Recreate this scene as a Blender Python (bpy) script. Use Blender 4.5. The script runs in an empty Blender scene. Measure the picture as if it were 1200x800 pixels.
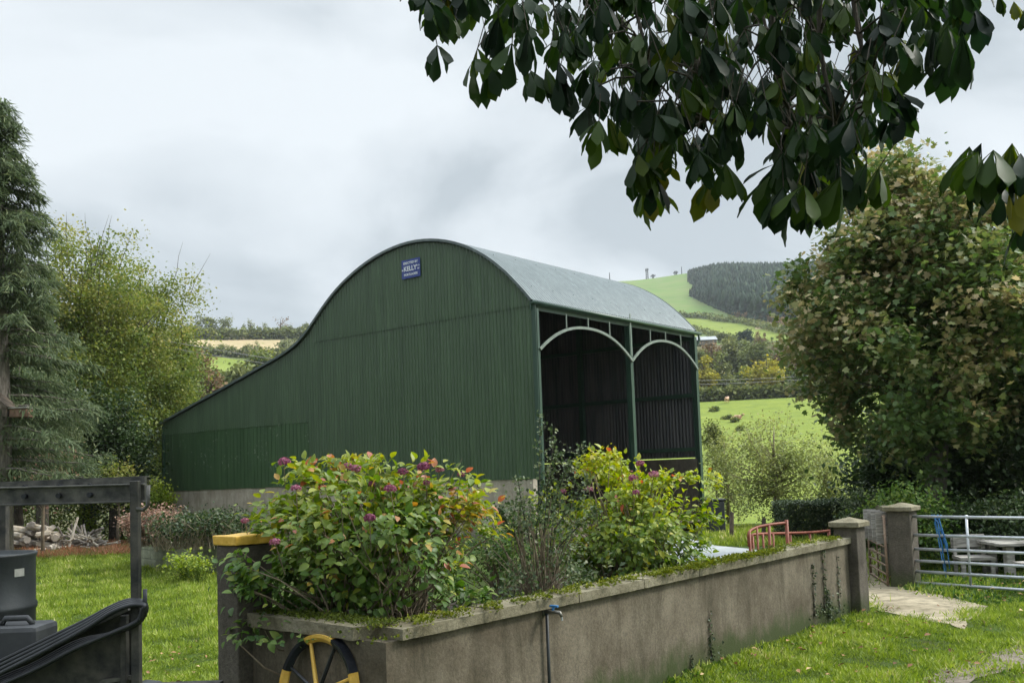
import bpy, math, random
import numpy as np
from mathutils import Vector, Matrix
R = math.radians
random.seed(7); rng = np.random.default_rng(7)
scene = bpy.context.scene
C = scene.collection

# ------------------------------------------------------------------ camera, sky, sun, exposure
F, PCX, PCY = 1119.0, 600.0, 472.0            # focal length and principal point, photo pixels (1200 wide)
PITCH, ROLL, EYE = R(4.0), R(-2.06), 1.9
cam = bpy.data.cameras.new('camera'); cam_o = bpy.data.objects.new('camera', cam); C.objects.link(cam_o)
cam.sensor_width = 36; cam.lens = F/1200*36; cam.shift_y = (PCY-400)/1200
cam.clip_end = 9000; cam.clip_start = 0.05
CM = Matrix.Rotation(R(90)+PITCH, 3, 'X') @ Matrix.Rotation(ROLL, 3, 'Z')
cam_o.matrix_world = Matrix.Translation((0, 0, EYE)) @ CM.to_4x4()
scene.camera = cam_o

SUN_AZ, SUN_EL = R(80), R(42)
ZENITH = 3.7
HAZE = .00015
world = bpy.data.worlds.new('World'); scene.world = world; world.use_nodes = True
nt = world.node_tree; nt.nodes.clear()
def N(nt, t, **kw):
    n = nt.nodes.new(t)
    for k, v in kw.items():
        if k == 'ins':
            for a, b in v.items(): n.inputs[a].default_value = b
        else: setattr(n, k, v)
    return n
sky = N(nt, 'ShaderNodeTexSky', sky_type='NISHITA'); sky.sun_disc = False
sky.sun_elevation = SUN_EL; sky.sun_rotation = SUN_AZ; sky.air_density = 1; sky.dust_density = 3
hsv = N(nt, 'ShaderNodeHueSaturation', ins={'Saturation': 0.35, 'Value': 1.0})
tc = N(nt, 'ShaderNodeTexCoord')
mp = N(nt, 'ShaderNodeMapping'); mp.inputs['Scale'].default_value = (1, 1, 2.0); mp.inputs['Location'].default_value = (.35, .2, .1)
nz = N(nt, 'ShaderNodeTexNoise', ins={'Scale': 2.1, 'Detail': 7.0, 'Roughness': 0.47, 'Distortion': 0.35})
rp = N(nt, 'ShaderNodeValToRGB')
e = rp.color_ramp.elements
e[0].position = .42; e[0].color = (3.25, 3.7, 4.05, 1)
e[1].position = .60; e[1].color = (5.6, 6.0, 6.32, 1)
x = rp.color_ramp.elements.new(.5); x.color = (4.65, 5.08, 5.42, 1)
mx = N(nt, 'ShaderNodeMixRGB', blend_type='MIX'); mx.inputs[0].default_value = .93
bg = N(nt, 'ShaderNodeBackground', ins={'Strength': 0.125})
ow = N(nt, 'ShaderNodeOutputWorld')
L = nt.links.new
L(sky.outputs[0], hsv.inputs['Color']); L(tc.outputs['Generated'], mp.inputs[0]); L(mp.outputs[0], nz.inputs['Vector'])
L(nz.outputs[0], rp.inputs[0]); L(hsv.outputs[0], mx.inputs[1]); L(rp.outputs[0], mx.inputs[2])
# overcast dome: the cloud layer is brighter overhead and round the hidden sun than low down
sx = N(nt, 'ShaderNodeSeparateXYZ'); L(tc.outputs['Generated'], sx.inputs[0])
gz = N(nt, 'ShaderNodeMapRange', interpolation_type='SMOOTHSTEP', ins={'From Min': .50, 'From Max': .95, 'To Min': 1.0, 'To Max': ZENITH}); L(sx.outputs['Z'], gz.inputs['Value'])
dv = N(nt, 'ShaderNodeVectorMath', operation='DOT_PRODUCT'); dv.inputs[1].default_value = (math.sin(SUN_AZ)*math.cos(SUN_EL), math.cos(SUN_AZ)*math.cos(SUN_EL), math.sin(SUN_EL)); L(tc.outputs['Generated'], dv.inputs[0])
gs = N(nt, 'ShaderNodeMapRange', interpolation_type='SMOOTHSTEP', ins={'From Min': .72, 'From Max': 1.0, 'To Min': 0.0, 'To Max': 3.0}); L(dv.outputs['Value'], gs.inputs['Value'])
ga = N(nt, 'ShaderNodeMath', operation='ADD'); L(gz.outputs[0], ga.inputs[0]); L(gs.outputs[0], ga.inputs[1])
vm = N(nt, 'ShaderNodeVectorMath', operation='SCALE'); L(mx.outputs[0], vm.inputs[0]); L(ga.outputs[0], vm.inputs['Scale'])
L(vm.outputs[0], bg.inputs[0]); L(bg.outputs[0], ow.inputs[0])

sl = bpy.data.lights.new('sun', 'SUN'); sl.energy = 3.0; sl.angle = R(11); sl.color = (1, .95, .86)
so = bpy.data.objects.new('sun', sl); C.objects.link(so)
sd = Vector((math.sin(SUN_AZ)*math.cos(SUN_EL), math.cos(SUN_AZ)*math.cos(SUN_EL), math.sin(SUN_EL)))
so.rotation_euler = (-sd).to_track_quat('-Z', 'Y').to_euler()
vs = scene.view_settings
vs.view_transform = 'Standard'; vs.look = 'None'; vs.exposure = 0.34; vs.gamma = 1; vs.use_curve_mapping = False
scene.render.resolution_x = 1024; scene.render.resolution_y = 682
scene.render.engine = 'CYCLES'
scene.cycles.max_bounces = 6; scene.cycles.diffuse_bounces = 3; scene.cycles.transmission_bounces = 3
scene.cycles.transparent_max_bounces = 6; scene.cycles.volume_bounces = 0

# ------------------------------------------------------------------ surveying helpers
def ray(px, py):
    v = CM @ Vector(((px-PCX)/F, -(py-PCY)/F, -1)); return v
def W(px, py, y):
    v = ray(px, py); return Vector((0, 0, EYE)) + v*(y/v.y)
def G(px, py, z=0.0):
    v = ray(px, py); return Vector((0, 0, EYE)) + v*((z-EYE)/v.z)
def on_plane(px, py, p0, n):
    v = ray(px, py); o = Vector((0, 0, EYE)); return o + v*((p0-o).dot(n)/v.dot(n))
CMt = np.array(CM).T
def pix(P):
    P = np.asarray(P, float); q = (P-np.array([0, 0, EYE])) @ CMt.T
    z = np.where(-q[..., 2] > 1e-3, -q[..., 2], 1e-3)
    return PCX+F*q[..., 0]/z, PCY-F*q[..., 1]/z
def inpoly(x, y, poly):
    x = np.asarray(x); y = np.asarray(y); c = np.zeros(x.shape, bool); n = len(poly)
    for i in range(n):
        x0, y0 = poly[i]; x1, y1 = poly[(i+1) % n]
        if y0 == y1: continue
        m = ((y0 > y) != (y1 > y)) & (x < (x1-x0)*(y-y0)/(y1-y0)+x0); c ^= m
    return c

# ------------------------------------------------------------------ materials
def smooth_noise(nt, scale, detail=4, rough=.55, vec=None, dist=0):
    n = N(nt, 'ShaderNodeTexNoise', ins={'Scale': scale, 'Detail': float(detail), 'Roughness': rough, 'Distortion': float(dist)})
    if vec is not None: nt.links.new(vec, n.inputs['Vector'])
    return n.outputs[0]
def ramp(nt, fac, stops):
    r = N(nt, 'ShaderNodeValToRGB'); el = r.color_ramp.elements
    while len(el) < len(stops): el.new(.5)
    for i, (p, c) in enumerate(stops):
        el[i].position = p; el[i].color = (*c, 1) if len(c) == 3 else c
    nt.links.new(fac, r.inputs[0]); return r.outputs[0]
def mixc(nt, fac, a, b, mode='MIX'):
    m = N(nt, 'ShaderNodeMixRGB', blend_type=mode)
    for i, v in ((0, fac), (1, a), (2, b)):
        if hasattr(v, 'is_linked') or hasattr(v, 'links'): nt.links.new(v, m.inputs[i])
        else: m.inputs[i].default_value = v if i == 0 else (*v, 1)
    return m.outputs[0]
def newmat(name):
    m = bpy.data.materials.new(name); m.use_nodes = True; nt = m.node_tree
    return m, nt, nt.nodes['Principled BSDF']
def coords(nt, scale=(1, 1, 1)):
    t = N(nt, 'ShaderNodeTexCoord'); p = N(nt, 'ShaderNodeMapping'); p.inputs['Scale'].default_value = scale
    nt.links.new(t.outputs['Object'], p.inputs[0]); return p.outputs[0]
def bump(nt, b, h, strength=.4, dist=.02):
    n = N(nt, 'ShaderNodeBump', ins={'Strength': strength, 'Distance': dist})
    nt.links.new(h, n.inputs['Height']); nt.links.new(n.outputs[0], b.inputs['Normal'])
def simple(name, c1, c2, scale=6, rough=.7, metal=0, bmp=.3, bscale=40, spec=.4, stretch=(1, 1, 1), bdist=.01):
    m, nt, b = newmat(name); v = coords(nt, stretch)
    f = smooth_noise(nt, scale, 6, .6, v)
    nt.links.new(ramp(nt, f, [(.35, c1), (.65, c2)]), b.inputs['Base Color'])
    b.inputs['Roughness'].default_value = rough; b.inputs['Metallic'].default_value = metal
    b.inputs['Specular IOR Level'].default_value = spec
    if bmp: bump(nt, b, smooth_noise(nt, bscale, 5, .6, v), bmp, bdist)
    return m
def leafmat(name, stops, trans=.35, rough=.55, spec=.25):
    m, nt, b = newmat(name)
    a = N(nt, 'ShaderNodeAttribute', attribute_name='var')
    col = ramp(nt, a.outputs['Fac'], stops)
    nt.links.new(col, b.inputs['Base Color'])
    b.inputs['Roughness'].default_value = rough; b.inputs['Specular IOR Level'].default_value = spec
    t = N(nt, 'ShaderNodeBsdfTranslucent'); ms = N(nt, 'ShaderNodeMixShader'); ms.inputs[0].default_value = trans
    hs = N(nt, 'ShaderNodeHueSaturation', ins={'Saturation': 1.15, 'Value': 1.5}); nt.links.new(col, hs.inputs['Color'])
    nt.links.new(hs.outputs[0], t.inputs[0])
    nt.links.new(b.outputs[0], ms.inputs[1]); nt.links.new(t.outputs[0], ms.inputs[2])
    nt.links.new(ms.outputs[0], nt.nodes['Material Output'].inputs[0]); return m
def concrete(name, lo, hi, moss=(.045, .06, .02), streak=.6, mossamt=.45, bmp=.5):
    """weathered cement render: blotches, vertical run-off stains, pitting and moss along the foot"""
    m, nt, b = newmat(name); v = coords(nt); vst = coords(nt, (2.6, 2.6, .42))
    base = ramp(nt, smooth_noise(nt, 2.2, 8, .65, v), [(.3, lo), (.7, hi)])
    fine = ramp(nt, smooth_noise(nt, 45, 4, .7, v), [(.3, (.62, .62, .62)), (.62, (1.15, 1.13, 1.1))])
    c = mixc(nt, .8, base, fine, 'MULTIPLY')
    st = ramp(nt, smooth_noise(nt, 1.5, 9, .74, vst, .8), [(.46, (0, 0, 0)), (.72, (1, 1, 1))])
    sm = N(nt, 'ShaderNodeMath', operation='MULTIPLY'); sm.inputs[1].default_value = streak
    nt.links.new(st, sm.inputs[0])
    c = mixc(nt, sm.outputs[0], c, (lo[0]*.36, lo[1]*.4, lo[2]*.33))
    ge = N(nt, 'ShaderNodeNewGeometry'); sp = N(nt, 'ShaderNodeSeparateXYZ'); nt.links.new(ge.outputs['Position'], sp.inputs[0])
    ad = N(nt, 'ShaderNodeMath', operation='MULTIPLY_ADD', ins={}); ad.inputs[1].default_value = -1.5; ad.inputs[2].default_value = .58
    nt.links.new(sp.outputs['Z'], ad.inputs[0])
    a2 = N(nt, 'ShaderNodeMath', operation='ADD'); nt.links.new(ad.outputs[0], a2.inputs[0])
    n3 = smooth_noise(nt, 3.5, 7, .7, coords(nt, (1.5, 1.5, .7)))
    nt.links.new(n3, a2.inputs[1])
    mm = ramp(nt, a2.outputs[0], [(.62, (0, 0, 0)), (.95, (mossamt*1.6,)*3)])
    c = mixc(nt, mm, c, moss)
    nt.links.new(c, b.inputs['Base Color']); b.inputs['Roughness'].default_value = .92; b.inputs['Specular IOR Level'].default_value = .2
    h = smooth_noise(nt, 38, 8, .7, v); bump(nt, b, h, bmp, .012)
    return m

M = {}
M['wall'] = concrete('weathered render', (.085, .070, .048), (.20, .175, .132), streak=.75, mossamt=.6)
M['pier'] = concrete('dark roughcast', (.06, .052, .042), (.15, .135, .11), streak=.45, bmp=1.0)
M['coping'] = concrete('mossy coping', (.12, .105, .065), (.27, .25, .18), streak=.0, bmp=.8)
M['barnwall'] = concrete('barn plinth', (.30, .265, .21), (.50, .45, .38), moss=(.05, .055, .03), streak=.55)
M['block'] = concrete('lichened block wall', (.16, .17, .12), (.36, .38, .29), moss=(.07, .085, .03), streak=.5, mossamt=.2)
M['slab'] = simple('worn concrete slab', (.22, .19, .13), (.43, .375, .265), 3, .85, bmp=.6, bscale=30)
M['yard'] = simple('wet concrete yard', (.40, .42, .44), (.55, .57, .6), 2, .28, bmp=.1, spec=.6)
M['yellow'] = simple('yellow gloss paint', (.62, .36, .05), (.74, .47, .10), 14, .45, bmp=.5, bscale=25)
M['black'] = simple('black gloss paint', (.008, .009, .012), (.018, .02, .026), 8, .35, bmp=.25)
M['moss'] = leafmat('moss', [(0, (.035, .05, .008)), (.5, (.10, .13, .015)), (1, (.24, .25, .035))], .2, .9)
M['soil'] = simple('leaf litter soil', (.02, .016, .01), (.06, .045, .028), 9, .95, bmp=1, bscale=25, bdist=.04)
M['mud'] = simple('trodden mud', (.09, .07, .05), (.19, .16, .12), 7, .8, bmp=1, bscale=12, bdist=.04)
M['steel'] = simple('galvanised steel', (.42, .45, .48), (.58, .60, .62), 12, .42, .55, .1)
M['red'] = simple('faded red oxide paint', (.15, .034, .016), (.24, .07, .035), 10, .55, bmp=.3)
M['rust'] = simple('rusty steel', (.16, .10, .07), (.28, .21, .15), 12, .8, .2, .4)
M['oldwood'] = simple('weathered grey timber', (.16, .15, .13), (.40, .38, .34), 5, .8, bmp=.5, stretch=(1, 1, 8))
M['darkwood'] = simple('dark timber', (.05, .04, .03), (.13, .10, .075), 6, .85, bmp=.5)
M['boxwood'] = simple('nest box timber', (.12, .07, .045), (.22, .13, .09), 6, .85, bmp=.4)
M['bark'] = simple('grey bark', (.09, .08, .065), (.24, .21, .18), 5, .95, bmp=1, bscale=14, stretch=(4, 4, 1), bdist=.03)
M['barkdark'] = simple('dark bark', (.035, .03, .024), (.10, .085, .065), 6, .95, bmp=.8, bscale=14, stretch=(4, 4, 1), bdist=.03)
M['twig'] = simple('pale twig bark', (.13, .10, .07), (.27, .22, .15), 6, .9, bmp=0)
M['paleswig'] = simple('bleached stems', (.28, .23, .16), (.50, .43, .33), 6, .9, bmp=0)
M['trailer'] = simple('dirty dark trailer steel', (.018, .020, .021), (.085, .078, .066), 9, .6, .3, .4)
M['trailerlight'] = simple('worn grey rail steel', (.035, .036, .035), (.12, .115, .10), 11, .5, .35, .3)
M['rubber'] = simple('black rubber hose', (.010, .011, .013), (.022, .024, .027), 8, .35, 0, .1)
M['drum'] = simple('dark painted steel drum', (.018, .022, .024), (.032, .037, .039), 4, .5, .2, .15)
M['label'] = simple('paper sticker', (.22, .23, .20), (.3, .3, .27), 20, .7, bmp=0)
M['plastic'] = simple('dark grey plastic', (.028, .03, .033), (.05, .053, .056), 6, .55, bmp=.15)
M['blue'] = simple('blue plastic', (.02, .12, .30), (.04, .18, .42), 9, .5, bmp=.1)
M['brass'] = simple('tarnished brass', (.10, .10, .10), (.2, .19, .16), 9, .4, .7, .2)
M['signblue'] = simple('enamel sign blue', (.028, .045, .20), (.04, .065, .27), 9, .35, bmp=.05)
M['signwhite'] = simple('enamel sign white', (.72, .74, .78), (.8, .82, .85), 9, .4, bmp=0)
M['cow'] = simple('pale red hide', (.42, .22, .13), (.66, .45, .32), 2, .8, bmp=0)
M['wire'] = simple('overhead wire', (.12, .12, .12), (.2, .2, .2), 2, .6, bmp=0)
M['mast'] = simple('mast steel', (.06, .065, .07), (.10, .105, .11), 1, .6, bmp=0)
M['shedroof'] = simple('distant shed roof', (.26, .28, .29), (.36, .38, .38), 1, .6, bmp=0)
M['shedwall'] = simple('distant shed wall', (.14, .135, .12), (.2, .19, .17), 1, .8, bmp=0)
M['logend'] = simple('split log wood', (.30, .25, .18), (.50, .45, .38), 6, .85, bmp=.3)
M['logbark'] = simple('log bark', (.13, .11, .09), (.34, .31, .27), 6, .9, bmp=.5)

def paint_sheet(name, lo, hi, rough, spots, patch=0.0, metal=0.0):
    m, nt, b = newmat(name); v = coords(nt); vs_ = coords(nt, (3, 3, .22))
    c = ramp(nt, smooth_noise(nt, 1.6, 6, .6, vs_), [(.3, lo), (.72, hi)])
    s = ramp(nt, smooth_noise(nt, 8, 8, .72, v), [(spots, (0, 0, 0)), (spots+.045, (1, 1, 1))])
    p = ramp(nt, smooth_noise(nt, .9, 2, .5, v), [(.5, (0, 0, 0)), (.62, (1, 1, 1))])
    mm = N(nt, 'ShaderNodeMath', operation='MULTIPLY'); nt.links.new(s, mm.inputs[0]); nt.links.new(p, mm.inputs[1])
    c = mixc(nt, mm.outputs[0], c, (.22, .26, .20))
    fd = ramp(nt, smooth_noise(nt, 2.5, 8, .7, coords(nt, (2.2, 2.2, .12)), .5), [(.52, (0, 0, 0)), (.78, (.5, .5, .5))])
    c = mixc(nt, fd, c, tuple(min(1, q*1.9+.01) for q in hi))
    rs = ramp(nt, smooth_noise(nt, 3.1, 8, .75, coords(nt, (3.5, 3.5, .25)), 1.0), [(.64, (0, 0, 0)), (.80, (.55, .55, .55))])
    c = mixc(nt, rs, c, (lo[0]*.9+.02, lo[1]*.55, lo[2]*.5))
    nt.links.new(c, b.inputs['Base Color']); b.inputs['Roughness'].default_value = rough; b.inputs['Metallic'].default_value = metal
    b.inputs['Specular IOR Level'].default_value = .55
    bump(nt, b, smooth_noise(nt, 3, 3, .5, v), .15, .02)
    return m
M['sheet'] = paint_sheet('green painted sheeting', (.034, .066, .030), (.055, .097, .046), .34, .70)
M['sheetold'] = paint_sheet('older green sheeting', (.030, .066, .028), (.052, .100, .044), .5, .58)
M['frame'] = paint_sheet('dark green frame paint', (.018, .048, .032), (.026, .062, .04), .45, .8)
M['archpaint'] = paint_sheet('pale green arch paint', (.12, .15, .125), (.19, .225, .19), .5, .8)
M['roof'] = paint_sheet('pale grey green roof sheeting', (.070, .092, .093), (.115, .142, .14), .42, .70, metal=.1)
M['inner'] = simple('rusting bare sheeting', (.040, .045, .050), (.095, .092, .095), 1.5, .55, .25, .1, stretch=(3, 3, .3))

# ground: each material varies in real patches of growth and wear
def groundmat(name, c1, c2, c3, s1=.25, s2=3.0, bmp=.6, bs=20, bd=.05):
    m, nt, b = newmat(name); v = coords(nt)
    a = ramp(nt, smooth_noise(nt, s1, 6, .6, v), [(.35, c1), (.65, c2)])
    k = ramp(nt, smooth_noise(nt, s2, 8, .7, v), [(.42, (0, 0, 0)), (.7, (1, 1, 1))])
    c = mixc(nt, k, a, c3)
    nt.links.new(c, b.inputs['Base Color']); b.inputs['Roughness'].default_value = .95; b.inputs['Specular IOR Level'].default_value = .1
    bump(nt, b, smooth_noise(nt, bs, 8, .7, v), bmp, bd); return m
M['lawn'] = groundmat('lawn turf', (.035, .06, .012), (.06, .10, .02), (.05, .045, .02))
M['pasture'] = groundmat('bright pasture', (.165, .21, .036), (.215, .255, .05), (.12, .165, .032), .03, .35)
M['hillgrass'] = groundmat('hill pasture', (.095, .165, .042), (.14, .21, .056), (.17, .19, .08), .008, .05)
M['slab'] = groundmat('worn concrete slab', (.24, .205, .14), (.37, .32, .225), (.12, .105, .07), 1.1, 5.0, .5, 30, .01)
M['stubble'] = groundmat('cut straw field', (.36, .28, .16), (.43, .35, .21), (.28, .24, .13), .02, .1)
M['scrub'] = groundmat('rough scrub ground', (.06, .075, .03), (.10, .11, .05), (.13, .11, .06), .02, .2)
M['forestfloor'] = groundmat('forest floor', (.03, .045, .03), (.045, .06, .04), (.05, .055, .04), .02, .2)
# ------------------------------------------------------------------ building helpers
def mesh(name, V, Fc, m, parent=None, smooth=False, var=None, mats=None, midx=None):
    me = bpy.data.meshes.new(name)
    V = np.asarray(V, np.float32)
    if isinstance(Fc, np.ndarray):
        k = Fc.shape[1]; n = len(Fc)
        me.vertices.add(len(V)); me.vertices.foreach_set('co', V.ravel())
        me.loops.add(n*k); me.loops.foreach_set('vertex_index', Fc.astype(np.int32).ravel())
        me.polygons.add(n); me.polygons.foreach_set('loop_start', np.arange(0, n*k, k, dtype=np.int32))
    else:
        me.from_pydata([tuple(map(float, v)) for v in V], [], Fc); n = len(Fc)
    if mats:
        for mm in mats: me.materials.append(mm)
    else: me.materials.append(m)
    if midx is not None: me.polygons.foreach_set('material_index', np.asarray(midx, np.int32))
    if smooth: me.polygons.foreach_set('use_smooth', np.ones(n, bool))
    me.update(calc_edges=True)
    if var is not None:
        a = me.attributes.new('var', 'FLOAT', 'FACE'); a.data.foreach_set('value', np.asarray(var, np.float32))
    o = bpy.data.objects.new(name, me); C.objects.link(o)
    if parent:
        o.parent = parent
        o.matrix_parent_inverse = parent.matrix_basis.inverted()      # geometry is given in world coordinates
    return o
def tag(o, label=None, cat=None, group=None, kind=None):
    if label: o['label'] = label
    if cat: o['category'] = cat
    if group: o['group'] = group
    if kind: o['kind'] = kind
    return o
def empty(name, loc, label, cat, group=None):
    o = bpy.data.objects.new(name, None); C.objects.link(o); o.location = loc
    o.empty_display_size = .3
    return tag(o, label, cat, group)
def copy_tree(o, loc, rz=0, sc=1, label=None, parent=None):
    c = o.copy(); C.objects.link(c)
    if parent is None:
        c.location = loc; c.rotation_euler = (0, 0, rz); c.scale = sc if hasattr(sc, '__len__') else (sc,)*3
        if label: c['label'] = label
    else: c.parent = parent
    for ch in list(o.children): copy_tree(ch, None, parent=c)
    return c

class MB:
    def __init__(s): s.v = []; s.f = []
    def add(s, vs, fs):
        b = len(s.v); s.v += [Vector(v) for v in vs]; s.f += [[i+b for i in f] for f in fs]; return s
    def box(s, c, size, rot=None):
        x, y, z = [a/2 for a in size]
        vs = [Vector((a*x, b*y, d*z)) for a in (-1, 1) for b in (-1, 1) for d in (-1, 1)]
        if rot is not None: vs = [rot @ v for v in vs]
        c = Vector(c); return s.add([v+c for v in vs], [(0, 1, 3, 2), (4, 6, 7, 5), (0, 4, 5, 1), (2, 3, 7, 6), (0, 2, 6, 4), (1, 5, 7, 3)])
    def hexa(s, p):    # 4 bottom then 4 top, both counter-clockwise seen from above
        return s.add(p, [(3, 2, 1, 0), (4, 5, 6, 7), (0, 1, 5, 4), (1, 2, 6, 5), (2, 3, 7, 6), (3, 0, 4, 7)])
    def beam(s, a, b, w, h, up=(0, 0, 1)):
        a = Vector(a); b = Vector(b); d = (b-a).normalized(); up = Vector(up)
        sd_ = d.cross(up).normalized(); u = sd_.cross(d)
        r = [-sd_*w/2-u*h/2, sd_*w/2-u*h/2, sd_*w/2+u*h/2, -sd_*w/2+u*h/2]
        return s.add([a+q for q in r]+[b+q for q in r], [(3, 2, 1, 0), (4, 5, 6, 7), (0, 1, 5, 4), (1, 2, 6, 5), (2, 3, 7, 6), (3, 0, 4, 7)])
    def tube(s, pts, r, n=8, cap=True):
        pts = [Vector(p) for p in pts]; k = len(pts); rs = r if hasattr(r, '__len__') else [r]*k
        b = len(s.v); prev = None
        for i, p in enumerate(pts):
            d = (pts[min(i+1, k-1)]-pts[max(i-1, 0)])
            d = d.normalized() if d.length > 1e-9 else Vector((0, 0, 1))
            a = prev if prev is not None else (Vector((0, 0, 1)) if abs(d.z) < .9 else Vector((1, 0, 0)))
            a = (a-d*a.dot(d)); a = a.normalized() if a.length > 1e-6 else d.orthogonal().normalized()
            prev = a; c = d.cross(a)
            for j in range(n):
                t = 2*math.pi*j/n; s.v.append(p+(a*math.cos(t)+c*math.sin(t))*rs[i])
        for i in range(k-1):
            for j in range(n):
                j2 = (j+1) % n; s.f.append([b+i*n+j, b+i*n+j2, b+(i+1)*n+j2, b+(i+1)*n+j])
        if cap: s.f.append([b+j for j in range(n)][::-1]); s.f.append([b+(k-1)*n+j for j in range(n)])
        return s
    def build(s, name, m, parent=None, smooth=False, bevel=0, rough=0):
        o = mesh(name, s.v, s.f, m, parent, smooth)
        if bevel:
            md = o.modifiers.new('bevel', 'BEVEL'); md.width = bevel; md.segments = 2; md.limit_method = 'ANGLE'
        if rough: roughen(o, rough)
        return o
def roughen(o, amt, cut=5, size=.12):
    """uneven, chipped faces: subdivide and push vertices a little with a cloud pattern"""
    s = o.modifiers.new('sub', 'SUBSURF'); s.subdivision_type = 'SIMPLE'; s.levels = s.render_levels = cut
    t = bpy.data.textures.new('grain', 'CLOUDS'); t.noise_scale = size; t.noise_depth = 3
    d = o.modifiers.new('disp', 'DISPLACE'); d.texture = t; d.strength = amt; d.mid_level = .5; d.texture_coords = 'GLOBAL'

# leaf clouds ------------------------------------------------------
def template(kind):
    if kind == 'quad':   # folded diamond leaf
        v = [(0, 0, 0), (-.32, .5, .10), (0, 1, -.12), (.32, .5, .10), (0, .5, -.03)]
        return np.array(v), np.array([(0, 4, 1), (4, 2, 1), (0, 3, 4), (4, 3, 2)])
    if kind == 'card':
        v = [(0, 0, 0), (-.42, .45, .06), (0, 1, 0), (.42, .5, .06)]
        return np.array(v), np.array([(0, 2, 1), (0, 3, 2)])
    if kind == 'ovate':  # hydrangea leaf
        w = [0, .22, .31, .27, .12, 0]; y = [0, .18, .4, .65, .87, 1.0]; v = []; f = []
        for i in range(6):
            z = -.28*y[i]**2
            v += [(-w[i], y[i], z+.35*w[i]), (0, y[i], z), (w[i], y[i], z+.35*w[i])]
        for i in range(5):
            a = i*3; f += [(a, a+1, a+4), (a, a+4, a+3), (a+1, a+2, a+5), (a+1, a+5, a+4)]
        return np.array(v), np.array(f)
    if kind == 'obovate':  # horse chestnut leaflet
        w = [.01, .04, .085, .14, .175, .165, .10, 0]; y = [0, .2, .40, .60, .75, .87, .94, 1.04]; v = []; f = []
        for i in range(8):
            z = -.24*y[i]**2
            v += [(-w[i], y[i]+.012*(i % 2), z+.16*w[i]+.008*(i % 2)), (0, y[i], z-.01), (w[i]*1.04, y[i]-.01*(i % 2), z+.14*w[i]-.008*(i % 2))]
        for i in range(7):
            a = i*3; f += [(a, a+1, a+4), (a, a+4, a+3), (a+1, a+2, a+5), (a+1, a+5, a+4)]
        return np.array(v), np.array(f)
    if kind == 'maple':
        pts = [(0, 0), (-.25, .05), (-.5, .22), (-.28, .38), (-.45, .72), (-.16, .62), (0, 1), (.16, .62), (.45, .72), (.28, .38), (.5, .22), (.25, .05)]
        v = [(0, .38, -.04)]+[(a, b, .08*abs(a)-.1*b*b) for a, b in pts]
        return np.array(v), np.array([(0, i+2 if i < 11 else 1, i+1) for i in range(12)])
    if kind == 'needle':
        v = [(-.05, 0, 0), (.05, 0, 0), (.07, .5, -.04), (-.07, .5, -.04), (0, 1, -.12)]
        return np.array(v), np.array([(0, 1, 2), (0, 2, 3), (3, 2, 4)])
TPL = {k: template(k) for k in ('quad', 'card', 'ovate', 'obovate', 'maple', 'needle')}
def leaves(P, D, S, kind, up=None, roll=1.0):
    """place a leaf at every point P pointing along D with size S; returns verts, tris"""
    T, Fc = TPL[kind]; n = len(P); D = D/np.linalg.norm(D, axis=1, keepdims=True)
    U = np.tile([0, 0, 1.0], (n, 1)) if up is None else up
    U = U+rng.normal(0, .35*roll, (n, 3))
    X = np.cross(D, U); X /= np.linalg.norm(X, axis=1, keepdims=True)+1e-9
    Z = np.cross(X, D)
    V = (P[:, None]+S[:, None, None]*(T[None, :, 0, None]*X[:, None]+T[None, :, 1, None]*D[:, None]+T[None, :, 2, None]*Z[:, None]))
    k = len(T); Fa = (Fc[None]+(np.arange(n)*k)[:, None, None]).reshape(-1, 3)
    return V.reshape(-1, 3), Fa, len(Fc)
def leaf_obj(name, P, D, S, kind, m, parent, var, up=None, roll=1.0, smooth=False):
    V, Fa, k = leaves(P, D, S, kind, up, roll)
    return mesh(name, V, Fa, m, parent, var=np.repeat(var, k), smooth=smooth)
def rand_dirs(n, zb=0.0):
    d = rng.normal(0, 1, (n, 3)); d[:, 2] += zb; return d/np.linalg.norm(d, axis=1, keepdims=True)

EGG = [0]
def crown_points(c, rad, ncl, per, clr, shell=.55, flat=.8, floor=None):
    """clumps spread through an uneven ellipsoid; returns clump centres, leaf points, leaf clump index"""
    c = np.array(c); rad = np.array(rad)
    d = rand_dirs(ncl); 
    lump = 1+.16*np.sin(3*d[:, 0]*2+1.3*d[:, 2]*3)+.14*np.sin(5*d[:, 1]+4*d[:, 2]+c[0])
    r = (shell+(1-shell)*rng.random(ncl)**.7)*lump
    inner = rng.random(ncl) < .28; r[inner] *= rng.uniform(.3, .8, inner.sum())
    cc = c+d*r[:, None]*rad
    tz = np.clip((cc[:, 2]-c[2])/rad[2], -.2, 1.1); cc[:, :2] = c[:2]+(cc[:, :2]-c[:2])*(1-EGG[0]*np.clip(tz+.2, 0, 1.3))[:, None]
    if floor is not None: cc[:, 2] = np.maximum(cc[:, 2], floor+rng.random(ncl)*.3*rad[2])
    idx = np.repeat(np.arange(ncl), per)
    sz = rng.uniform(.6, 1.35, ncl)[idx]
    P = cc[idx]+rng.normal(0, 1, (len(idx), 3))*np.array([1, 1, flat])*(clr*sz)[:, None]
    return cc, P, idx
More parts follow.
